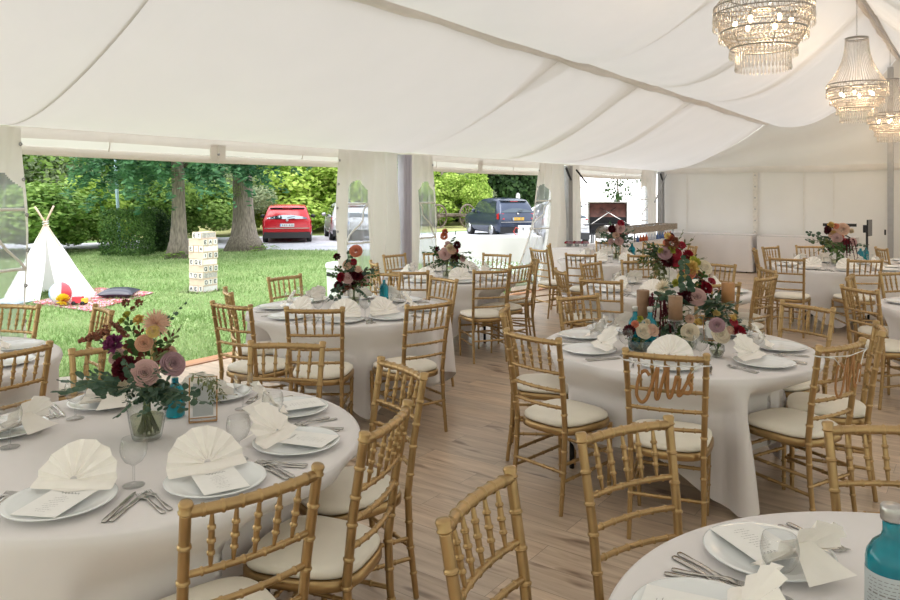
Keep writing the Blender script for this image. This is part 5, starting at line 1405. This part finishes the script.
# clipped hedge block and shrubs
hp = cw((128-450)/F*22.5, 22.5, GZ+.68)
h = link('hedge', leafcloud('hedge', 6500, .075, leafmat('hedge_leaf', (.035,.09,.02), (.13,.24,.06), .3, .6, 1.5), 14, 'box', elong=1.5), None, hp, (0,0,TH-.1), (.62,.5,.68)); tag(h, 'clipped dark green hedge block beneath the lamp post', 'hedge')
for i, a in enumerate([
 (20,0,23,4.6,2.5,'mid','mid green shrub behind the teepee apex'),(60,0,24.5,3.4,1.9,'mid','rounded green shrub between teepee and hedge block'),(92,0,25.5,3.0,2.4,'yel','yellow green shrub just past the teepee tips'),
 (157,0,24.0,1.5,1.3,'drk','small dark shrub at the foot of the slender tree'),(150,0,27,3.6,2.9,'mid','shrub rising behind the hedge block'),(205,0,29,3.6,2.6,'mid','shrub showing between the two lawn trees'),(222,0,33,4.2,3.2,'pale','pale shrub between the two lawn trees, farther back'),
 (45,0,31,6.5,4.8,'pale','big pale willowy bush above the teepee'),(-5,0,30,6.0,5.2,'mid','tall green bush behind the film window curtain'),(105,0,34,6.0,5.0,'mid','tall green bush behind the lamp post'),
 (300,0,36,6.0,3.9,'yel','bright yellow green bush behind the red car'),(340,0,37,6.0,3.7,'yel','bright yellow green bush behind the silver hatchback'),(268,0,37,5.0,3.6,'yel','yellow green bush beside the stout tree'),(318,0,41,5.5,4.6,'mid','green bush between the two parked cars, higher up'),(375,0,40,5.5,3.6,'yel','yellow green bush behind the bunched curtain'),
 (432,0,44,4.6,3.4,'yel','flowering yellow green bush beside the old cart'),(456,0,46,4.6,3.4,'pale','pale bush behind the old cart'),(473,0,43,3.0,3.2,'yel','upright yellow green bush between cart and dark car'),(500,0,52,6.0,2.6,'pale','low pale bush behind the dark car'),(530,0,52,5,2.2,'pale','low pale bush beyond the fence post')]):
    bush(*a, rz=i*1.3)
# dark wood beyond
for i in range(33):
    row = i//11; Z = 49+9*row; pxx = -50+(i % 11+.5*(row % 2))*56
    p = cw((pxx-450)/F*Z, Z, GZ); t = empty('forest_tree', p, i*1.1)
    kind = 'drk' if pxx > 390 or i % 3 == 0 else 'mid'
    tag(t, 'dark tree standing in the wood beyond the garden' if kind == 'drk' else 'green tree standing in the wood beyond the garden', 'tree', 'dark trees of the far wood' if kind == 'drk' else 'green trees of the far wood')
    hT = 13+(i*29 % 5); r_ = 56*Z/740/2/.80
    [link('crown', TREEC[kind], t, (.2*sin(i+q_), .2*cos(i*2+q_), 2.2+q_*3.1), (0,0,i+q_*2), (r_*(1.08-.1*q_), r_*(1.08-.1*q_), 2.5)) for q_ in range(4)]
    MB().tube([(.0,-.4,0),(.15,-.3,4),(.1,-.2,9)], [.24,.18,.1], 8).build('trunk', BARK if kind == 'drk' else BARKD, t)
for i, (pxx, Z) in enumerate(((442,47),(463,48),(492,49),(503,50),(97,36),(515,50))):
    p = cw((pxx-450)/F*Z, Z, GZ); t = empty('bare_trunk', p); tag(t, 'thin pale trunk at the edge of the wood, %s from the lawn end' % ORD[i+1], 'tree trunk', 'thin trunks at the wood edge')
    trunk(MB(), 7, .13, i+3, .2*(-1)**i).build('trunk', BARK, t)
p = cw((617-450)/F*24, 24, GZ); t = empty('leafy_branch', p); tag(t, 'small dark leaved tree beyond the open grill lid', 'tree')
MB().tube([(0,0,0),(.1,0,1.2),(0,0,2.4)], [.05,.04,.02], 7).build('trunk', BARKD, t); link('crown', leafcloud('branch_crown', 260, .10, F_DRK, 22, 'ball', lumps=9), t, (.15,0,1.95), (0,0,.4), (.62,.5,.75)); link('crown', bpy.data.meshes['branch_crown'], t, (.75,.1,2.35), (0,0,2), (.45,.3,.28))
# lamp post, sign post, fence post
p = cw((120-450)/F*23.6, 23.6, GZ); t = empty('lamp_post', p, TH); tag(t, 'thin pale blue lamp post rising behind the hedge block', 'lamp post')
MB().tube([(0,0,0),(-.10,0,2),(-.22,0,4.2)], [.055,.05,.035], 10).build('pole', pbr('pale_blue_pole', (.45,.62,.70), .4), t); MB().box((-.30,0,4.25), (.5,.16,.10)).build('lamp_head', ALU, t)
p = cw((133-450)/F*30, 30, GZ); t = empty('marker_post', p, TH); tag(t, 'small black and white marker post above the hedge block', 'marker post')
MB().box((0,0,.55), (.16,.05,1.1)).build('post', ALU, t); MB().box((0,-.03,1.25), (.20,.05,.36)).build('white_panel', WPL, t); MB().box((0,-.03,1.62), (.26,.05,.40)).build('black_panel', BLACKMET, t)
p = cw((518-450)/F*46, 46, GZ); t = empty('fence_post', p); tag(t, 'white weathered fence post behind the dark car', 'fence post')
MB().box((0,0,.9), (.18,.18,1.8)).build('post', pbr('white_stone', (.7,.7,.68), .8), t); MB().lathe([(.13,1.8),(.13,1.84),(.0,1.92)], 4).build('cap', pbr('stone_cap', (.6,.6,.58), .8), t)
# old cart
p = cw((454-450)/F*40, 40, GZ); t = empty('old_cart', p, TH+.5); tag(t, 'old wooden cart with two spoked wheels on the lawn edge', 'cart')
CARTW = pbr('grey_cart_wood', (.16,.125,.10), .85, 0, .3, 8)
for i, (x, y) in enumerate(((-.95,.0),(.95,.2))):
    w = MB(); w.tube([(.62*cos(a), 0, .62*sin(a)) for a in [2*PI*j/22 for j in range(22)]], .05, 6, closed=True); w.ball((0,0,0), .12, 8, 6)
    for j in range(10): w.tube([(0,0,0),(.6*cos(j*PI/5),0,.6*sin(j*PI/5))], .026, 5)
    w.xf(Matrix.Translation((x, y, .64)) @ Matrix.Rotation(.3, 4, 'Z')); w.build('wheel', CARTW, t)
b = MB(); b.box((0,.1,.66), (1.9,.12,.12)); b.box((0,.5,.72), (1.1,1.3,.10)); b.box((0,-.5,.74), (.1,1.6,.08)); b.build('cart_frame', CARTW, t)
# ------------------------------------------------------------------ play things on the lawn
tp = cw((49-450)/F*13.5, 13.5, GZ); t = empty('play_teepee', tp, TH-.25); tag(t, 'white canvas play teepee with four wooden poles on the lawn', 'teepee')
CANV = fabric('white_canvas', (.87,.86,.86), .25, .02, 4, .1); POLE = pbr('pale_pole_wood', (.62,.47,.36), .6, 0, .1, 12)
Rb = .86; ap = Vector((-.08,0,1.33)); cor = [Vector((Rb*cos(a), Rb*sin(a)*1.0, 0)) for a in (PI/4+.1, 3*PI/4, 5*PI/4-.1, 7*PI/4)]
cor = [Vector((.98,-.05,0)), Vector((.15,.85,0)), Vector((-.95,.1,0)), Vector((-.15,-.78,0))]
for c in cor:
    d = (ap-c).normalized(); MB().tube([c, ap+d*.0, ap+d*.36], .016, 8).build('pole', POLE, t)
corc = [Vector((q_.x*1.07, q_.y*1.07, 0)) for q_ in cor]
def side(i, u0=0, u1=1, bul=.05, inset=.0):
    a, c = corc[i], corc[(i+1) % 4]; b = MB()
    def fn(u, v):
        w = u0+(u1-u0)*u; p = a.lerp(c, w).lerp(ap, v*.965); n = (c-a).cross(Vector((0,0,1))).normalized()
        return p + n*(-bul*sin(PI*w)*(1-v)*-1*.6 - .01*sin(v*9+w*7))
    b.grid(fn, 10, 14); return b
for i in (0, 1, 2): side(i).build('canvas_panel', CANV, t)
# front panel split: two flaps, one folded aside
a, c = corc[3], corc[0]
for (u0, u1, open_) in ((0,.46,.0),(.54,1,.0)):
    b = MB()
    def fn(u, v):
        w = u0+(u1-u0)*u; edge = .5+(w-.5)*(1 if v > .62 else 1)
        if u0 == 0 and u > .5: w = w-.07*(u-.5)*2*max(0, 1-v/.62)
        if u0 > 0 and u < .5: w = w+.07*(.5-u)*2*max(0, 1-v/.62)
        p = a.lerp(c, w).lerp(ap, v*.965); n = (c-a).cross(Vector((0,0,1))).normalized()
        return p+n*(.04*sin(PI*w)*(1-v)+.03*(1 if (u0 == 0 and u > .8) or (u0 > 0 and u < .2) else 0)*max(0, 1-v/.62))
    b.grid(fn, 12, 16); b.build('canvas_flap', CANV, t)
MB().tube([ap+Vector((.05*cos(k*.9), .05*sin(k*.9), -.05+.006*k)) for k in range(16)], .008, 5).build('lashing', CORD, t)
# rug
def rugmat():
    m, nt, N, L = newmat('red_white_rug'); out = N.new('ShaderNodeOutputMaterial'); b = N.new('ShaderNodeBsdfPrincipled'); b.inputs['Roughness'].default_value = .95
    tc = N.new('ShaderNodeTexCoord'); v = N.new('ShaderNodeTexVoronoi'); v.inputs['Scale'].default_value = 4.5; L.new(tc.outputs['Object'], v.inputs['Vector'])
    n = N.new('ShaderNodeTexNoise'); n.inputs['Scale'].default_value = 9; L.new(tc.outputs['Object'], n.inputs['Vector'])
    ma = N.new('ShaderNodeMath'); ma.operation = 'MULTIPLY_ADD'; ma.inputs[1].default_value = .5; L.new(n.outputs['Fac'], ma.inputs[0]); L.new(v.outputs['Distance'], ma.inputs[2])
    r = ramp(nt, ma.outputs[0], [(.30,(.36,.03,.07)),(.46,(.55,.42,.44)),(.56,(.40,.04,.09)),(.70,(.58,.45,.47)),(.82,(.38,.05,.09))]); r.color_ramp.interpolation = 'CONSTANT'
    L.new(r.outputs[0], b.inputs['Base Color']); L.new(b.outputs[0], out.inputs[0]); return m
rp = [pg(x, y, GZ+.012) for x, y in ((30,303),(90,312),(154,293),(98,288))]
rc = sum(rp, Vector())/4; b = MB()
b.grid(lambda u, v: tuple((rp[0].lerp(rp[3], v)).lerp(rp[1].lerp(rp[2], v), u)-rc+Vector((0,0,.012+.008*sin(u*9)*sin(v*7)))), 16, 16)
b.grid(lambda u, v: tuple((rp[0].lerp(rp[3], v)).lerp(rp[1].lerp(rp[2], v), u)-rc+Vector((0,0,-.008))), 1, 1)
o = b.build('rug', rugmat()); o.location = rc; tag(o, 'red and white patterned rug spread on the lawn before the teepee', 'rug')
def pillow(w, d, h):
    b = MB()
    def top(s):
        def fn(u, v):
            x, y = u*2-1, v*2-1; e = (1-abs(x)**2.4)*(1-abs(y)**2.4); pin = 1-.10*(1-abs(x*y))*0
            k = 1-.07*(abs(x)**2*(1-abs(y)))-.0
            return (x*w/2*(1-.08*(1-y*y)*abs(x)), y*d/2*(1-.08*(1-x*x)*abs(y)), h*.5+s*h*.5*max(0, e)**.55)
        return fn
    b.grid(top(1), 16, 16); b.grid(top(-1), 16, 16); return b
p = pg(119, 297, GZ+.02); o = pillow(.62,.50,.17).build('floor_cushion', pbr('midnight_satin', (.035,.035,.055), .28, 0, .1, 6)); o.location = p; o.rotation_euler = (.05,0,TH+.1); tag(o, 'dark shiny satin cushion lying on the red patterned rug', 'cushion')
# beach ball with coloured panels
p = pg(61, 304, GZ+.02); Rb = .185; t = empty('beach_ball', p, .6); tag(t, 'white beach ball with coloured panels in front of the teepee', 'ball')
PANM = [pbr('ball_white', (.8,.8,.82), .3), pbr('ball_red', (.6,.05,.08), .3), pbr('ball_white_b', (.8,.8,.82), .3), pbr('ball_blue', (.30,.45,.68), .3), pbr('ball_white_c', (.8,.8,.82), .3), pbr('ball_red_b', (.6,.06,.08), .3)]
for k in range(6):
    b = MB(); b.grid(lambda u, v: (Rb*sin(PI*u)*cos(2*PI*(k+v)/6), Rb*sin(PI*u)*sin(2*PI*(k+v)/6), Rb-Rb*cos(PI*u)), 12, 5); b.build('ball_panel', PANM[k], t)
p = pg(69, 305, GZ+.02); o = MB().ball((0,0,.11), .115, 12, 8, (1,1,.95)); o = fib_mesh('yellow_plush', pbr('yellow_plush', (.75,.55,.02), .9), 60, .3, .6, .5, -1, .2, 0, .5); o = link('plush_toy', o, None, p+Vector((0,-.1,.11)), (0,0,0), .10); tag(o, 'yellow fluffy toy leaning on the beach ball', 'toy')
p = pg(78, 305, GZ+.02); t = empty('toy_truck', p, TH); tag(t, 'small red and yellow toy truck on the rug beside the beach ball', 'toy')
MB().box((0,0,.09), (.15,.10,.10)).build('body', PANM[1], t); MB().box((.11,0,.075), (.07,.10,.07)).build('cab', pbr('toy_yellow', (.75,.55,.05), .4), t)
for x in (-.05,.1):
    for y in (-.05,.05): w = MB(); w.tube([(x,y-.012,.035),(x,y+.012,.035)], .035, 10); w.build('wheel', BLACKMET, t)
p = pg(13, 306, GZ+.02); o = pillow(.5,.4,.14).build('floor_cushion', pbr('blue_white_print', (.25,.40,.65), .8, 0, .1, 16, col2=(.8,.83,.86))); o.location = p; o.rotation_euler = (0,0,.4); tag(o, 'blue and white printed cushion at the teepee edge behind film window', 'cushion')
# tumbling block tower, every block a thing
tc_ = cw((203.5-450)/F*14.2, 14.2, GZ); BW = pbr('pale_block_wood', (.70,.56,.44), .6, 0, .10, 9); BPR = pbr('white_print', (.82,.80,.78), .6); BK = pbr('black_print', (.05,.045,.045), .6); BGY = pbr('grey_print', (.45,.43,.41), .6, 0, .3, 30)
LB, WB, HB = .375, .124, .122; ROWH = .1265
def block_mesh(seed):
    b = MB(); b.box((0,0,HB/2), (LB,WB-.009,HB)); return b.mesh('wooden_block', BW)
BLK = block_mesh(0)
LET = 'TQAORSEIDUNLBKM'
def glyph(b, ch, w, h):
    seg = {'T':[((-1,1),(1,1)),((0,1),(0,-1))],'Q':[((-1,1),(1,1)),((1,1),(1,-1)),((1,-1),(-1,-1)),((-1,-1),(-1,1)),((.3,-.3),(1.2,-1.2))],'A':[((-1,-1),(0,1)),((0,1),(1,-1)),((-.5,-.1),(.5,-.1))],
     'O':[((-1,1),(1,1)),((1,1),(1,-1)),((1,-1),(-1,-1)),((-1,-1),(-1,1))],'E':[((1,1),(-1,1)),((-1,1),(-1,-1)),((-1,-1),(1,-1)),((-1,0),(.6,0))],'I':[((0,1),(0,-1))],'L':[((-1,1),(-1,-1)),((-1,-1),(1,-1))],'N':[((-1,-1),(-1,1)),((-1,1),(1,-1)),((1,-1),(1,1))]}
    for (a, c) in seg.get(ch, seg['E']):
        p, q = Vector((a[0]*w, 0, a[1]*h)), Vector((c[0]*w, 0, c[1]*h)); d = (q-p).normalized(); n = Vector((-d.z, 0, d.x))*.0085
        b.add([p-n, q-n, q+n, p+n], [(0,1,2,3)], 0, False)
rz0 = TH+PI/4+.30
for layer in range(9):
    cross = layer % 2
    ks = (0,1,2) if layer < 8 else (0,1)
    for k in ks:
        off = (k-1)*WB + (0 if layer < 8 else .04)
        wob = random.uniform(-.012,.012)
        M = Matrix.Rotation(rz0, 3, 'Z')
        loc = M @ Vector((wob, off, 0)) if not cross else M @ Vector((off, wob, 0))
        o = link('wooden_block', BLK, None, tc_+loc+Vector((0,0,layer*ROWH)), (0,0,rz0+(PI/2 if cross else 0)+random.uniform(-.008,.008)))
        pos = ('outer block towards the tent','middle block','outer block towards the lawn tree')
        tag(o, 'printed pale block, %s layer of the lawn tower, %s' % (ORD[layer+1] if layer < 8 else 'topmost', pos[k]), 'wooden block', 'blocks of the tumbling tower')
        for s in (-1, 1):                                   # printed ends with a letter
            b = MB(); b.grid(lambda u, v: (s*(LB/2+.0012), (v-.5)*WB*.80, HB*(.10+.80*u)), 1, 1); e = b.build('letter_tile', BPR, o)
            g = MB(); glyph(g, LET[(layer*3+k*5) % 8], .024, .030); g.xf(Matrix.Translation((s*(LB/2+.0022), 0, HB*.5)) @ Matrix.Rotation(PI/2*s, 4, 'Z')); g.build('printed_letter', BK, e)
        if k != 1:
            s = -1 if k == 0 else 1; b = MB(); b.grid(lambda u, v: ((v-.5)*LB*.92, s*(WB/2-.0034), HB*(.12+.76*u+.06*sin(v*20)*(u if layer % 4 else 0))), 3, 24); b.build('printed_side', (BPR, BGY, BPR)[layer//2 % 3], o)
# board under the tower
o = MB().box((0,0,.006), (.78,.62,.012)).build('tower_board', pbr('terracotta_board', (.36,.22,.15), .8)); o.location = tc_+Vector((0,0,-.012)); o.rotation_euler = (0,0,rz0); tag(o, 'thin brown board lying in the grass under the tumbling block tower', 'board')

# ------------------------------------------------------------------ cars
GLD = pbr('dark_car_glass', (.03,.04,.05), .06, .0, .1, 3, spec=.9); GLS = pbr('sky_reflecting_glass', (.10,.12,.14), .03, .75, .05, 2)
TYRE = pbr('tyre_rubber', (.02,.02,.02), .8); RIM = pbr('alloy_rim', (.55,.56,.58), .3, .8); TAIL = pbr('red_lamp_glass', (.45,.01,.02), .15); BPL = pbr('black_bumper', (.02,.02,.022), .5)
def car(loc, heading, L, Wd, Hh, paint, label, plate, rim=RIM, low=BPL, seed=0):
    t = empty('car', loc, heading); tag(t, label, 'car', 'parked cars')
    w = Wd/2; belt = Hh*.60
    #       y, zbottom, top z, half width factor, roof half width
    st = [(-L/2,.38,Hh*.40,.86,.80),(-L/2+.03,.26,Hh*.58,.95,.86),(-L/2+.10,.22,Hh*.66,.975,.86),(-L/2+.30,.20,Hh*.83,.99,.80),(-L/2+.52,.19,Hh*.945,1,.75),(-L/2+.85,.18,Hh*.985,1,.74),(-L*.12,.18,Hh,1,.74),(L*.06,.18,Hh*.975,1,.73),(L*.18,.18,Hh*.86,1,.74),(L*.28,.18,Hh*.66,1,.80),(L*.34,.18,Hh*.60,.99,.84),(L*.45,.20,Hh*.52,.95,.80),(L/2,.28,Hh*.40,.82,.7)]
    b = MB(); m = 0; V = []
    for (y, zb, zt, f, rf) in st:
        bz = min(belt, zt-.02); half = [(.80*w*f, zb),(.96*w*f, zb+.10),(w*f, max(zb+.12,Hh*.30)),(w*f*.995, max(zb+.14,Hh*.45)),(w*f*.965, max(zb+.16,bz)),(w*(rf+(f*.965-rf)*.15) if zt > belt+.05 else w*f*.93, zt-.06 if zt > belt+.1 else max(zb+.18,bz+.005)),(w*rf*.93 if zt > belt+.05 else w*f*.80, zt-.012),(w*rf*.5, zt),(0, zt+.006)]
        row = [(-x, y, z) for x, z in half]+[(x, y, z) for x, z in reversed(half[:-1])]; m = len(row); V += row
    b.add(V, [(i*m+j, i*m+j+1, (i+1)*m+j+1, (i+1)*m+j) for i in range(len(st)-1) for j in range(m-1)]); b.add([V[j] for j in range(m)], [tuple(range(m-1,-1,-1))], 0, False); b.add([V[-m+j] for j in range(m)], [tuple(range(m))], 0, False)
    b.build('body', paint, t)
    y0 = -L/2
    g = MB(); zz = [Hh*.635, Hh*.92]
    g.grid(lambda u, v: ((v*2-1)*w*(.80-.10*u)*(1-.02*(1-abs(v*2-1))), y0+.085+.40*u-.012-.03*(1-(v*2-1)**2), zz[0]+(zz[1]-zz[0])*u), 4, 8); g.build('rear_window', GLS, t)
    sp = MB(); sp.grid(lambda u, v: ((v*2-1)*w*.70, y0+.40+.14*u-.03*(1-(v*2-1)**2), Hh*.925+.035*u), 2, 8); sp.build('roof_spoiler', paint, t)
    for s in (-1, 1):
        q = MB()
        q.grid(lambda u, v: (s*(w*(.972-.20*u*.93)+.006), y0+.46+.30*u*.6+(L*.62-.10*u*L*.9*.5)*v*(1-.20*u)-.0, belt+.02+(Hh*.92-belt-.02)*u), 3, 8); q.build('side_window', GLD, t)
        lt = MB(); lt.grid(lambda u, v: (s*w*(.70+.27*v), y0+.055+.10*v**3+.05*u, Hh*(.46+.15*u+.01*v)), 4, 6); 
        lt.v = [(p[0], p[1]-.05+.02*0, p[2]) for p in lt.v]; lt.build('tail_light', TAIL, t)
        sd = MB(); sd.grid(lambda u, v: (s*(w*.985+.004), y0+.02+.22*v, Hh*(.47+.13*u)), 2, 3); sd.build('tail_light', TAIL, t)
        mr = MB(); mr.ball((s*(w+.08), L*.13, Hh*.66), .10, 10, 6, (1.0,.6,.75)); mr.build('wing_mirror', paint if seed else BPL, t)
        for y in (-L*.30, L*.31):
            wh = MB(); wh.tube([(s*(w-.20), y, .315),(s*(w-.01), y, .315)], .315, 24); wh.build('tyre', TYRE, t)
            rm = MB(); rm.tube([(s*(w-.03), y, .315),(s*(w+.004), y, .315)], .21, 20)
            rm.build('rim', rim, t)
    lw = MB(); lw.grid(lambda u, v: ((v*2-1)*w*.93, y0-.02-.03*(1-(v*2-1)**2)+.03*u*0, .20+Hh*.155*u), 4, 12); lw.build('lower_bumper', low, t)
    cs = MB(); cs.grid(lambda u, v: ((v*2-1)*w*.90, y0-.025-.03*(1-(v*2-1)**2), Hh*(.385+.02*u)), 1, 10); cs.build('chrome_strip', SILVERCAP, t)
    pl = MB(); pl.box((0,y0-.035,Hh*.475), (.52,.02,.115)); pp = pl.build('number_plate', plate, t)
    eu = MB(); eu.box((-.235,y0-.047,Hh*.475), (.045,.006,.105)); eu.build('plate_band', PANM[3], pp)
    tx = MB(); 
    for i in range(7): tx.box((-.16+i*.062,y0-.047,Hh*.475), (.030 if i != 3 else .012,.004,.062))
    tx.build('lettering', INK, pp)
    bg = MB(); bg.ball((0,y0+.005,Hh*.60), .045, 10, 6, (1.2,.5,1)); bg.build('badge', SILVERCAP, t)
    wp = MB(); wp.tube([(0,y0+.03,Hh*.665),(.28,y0+.055,Hh*.70)], .012, 6); wp.build('rear_wiper', BPL, t)
    th = MB(); th.box((0,y0+.40,Hh*.915), (.36,.03,.03)); th.build('brake_light', TAIL, t)
    return t
PLW = pbr('white_plate', (.75,.76,.78), .4, 0, .02); PLY = pbr('yellow_plate', (.80,.46,.02), .4, 0, .02)
def carpos(px_, Z): return cw((px_-450)/F*Z, Z, GZ)
REDP = pbr('red_car_paint', (.48,.012,.022), .22, .1, .05, 2, spec=.6); SILP = pbr('silver_car_paint', (.56,.57,.60), .22, .35, .04, 2); BLUP = pbr('dark_blue_car_paint', (.045,.06,.10), .2, .4, .08, 2, spec=.7)
car(carpos(288, 29.8), TH+.20, 4.2, 1.84, 1.44, REDP, 'red hatchback parked with its rear to the tent', PLW, seed=0)
car(carpos(349, 31.2), TH+.24, 4.3, 1.85, 1.50, SILP, 'silver hatchback half hidden by the bunched curtain', PLW, seed=1)
car(carpos(498, 33.2), TH+.36, 4.1, 1.78, 1.68, BLUP, 'dark blue car with yellow plate parked on the gravel', PLY, seed=1)
car(carpos(553, 37), TH+1.25, 4.2, 1.80, 1.5, pbr('white_car_paint', (.75,.76,.78), .25), 'white car mostly covered by the crumpled film curtain', PLW, seed=1)
car(carpos(561, 29), TH-.05, 4.2, 1.78, 1.55, SILP, 'silver car peeking past the grey post beside the grill', PLW, seed=1)

# ------------------------------------------------------------------ camera, light
cam = bpy.data.cameras.new('camera'); cam.sensor_fit = 'HORIZONTAL'; cam.sensor_width = 36; cam.lens = F/900*36; cam.shift_y = -(300-Y0)/900; cam.clip_start = .05; cam.clip_end = 500
co = bpy.data.objects.new('camera', cam); COL.objects.link(co); co.location = (0,0,H); co.rotation_euler = (PI/2, 0, TH); scn.camera = co
w = bpy.data.worlds.new('overcast_sky'); scn.world = w; w.use_nodes = True
nt = w.node_tree; N, L = nt.nodes, nt.links; N.clear()
out = N.new('ShaderNodeOutputWorld'); bg = N.new('ShaderNodeBackground'); tc = N.new('ShaderNodeTexCoord'); sx = N.new('ShaderNodeSeparateXYZ'); rp_ = N.new('ShaderNodeValToRGB')
L.new(tc.outputs['Generated'], sx.inputs[0]); L.new(sx.outputs['Z'], rp_.inputs[0])
e = rp_.color_ramp.elements; e[0].position = 0; e[0].color = (1,.99,.97,1); e[1].position = 1; e[1].color = (.86,.92,1,1)
L.new(rp_.outputs[0], bg.inputs[0]); bg.inputs[1].default_value = 2.35; L.new(bg.outputs[0], out.inputs[0])
sl = bpy.data.lights.new('hazy_sun', 'SUN'); sl.energy = 2.0; sl.angle = R(40); sl.color = (1,.96,.90); so = bpy.data.objects.new('hazy_sun', sl); COL.objects.link(so); so.rotation_euler = (R(14), R(-10), R(20))
scn.view_settings.view_transform = 'Standard'; scn.view_settings.look = 'None'; scn.view_settings.exposure = 0.31; scn.view_settings.gamma = 1; scn.view_settings.use_curve_mapping = False
scn.cycles.max_bounces = 12; scn.cycles.diffuse_bounces = 7; scn.cycles.transparent_max_bounces = 24; scn.cycles.transmission_bounces = 8; scn.cycles.caustics_reflective = False; scn.cycles.caustics_refractive = False
scn.cycles.sample_clamp_indirect = 4.0; scn.cycles.use_denoising = True
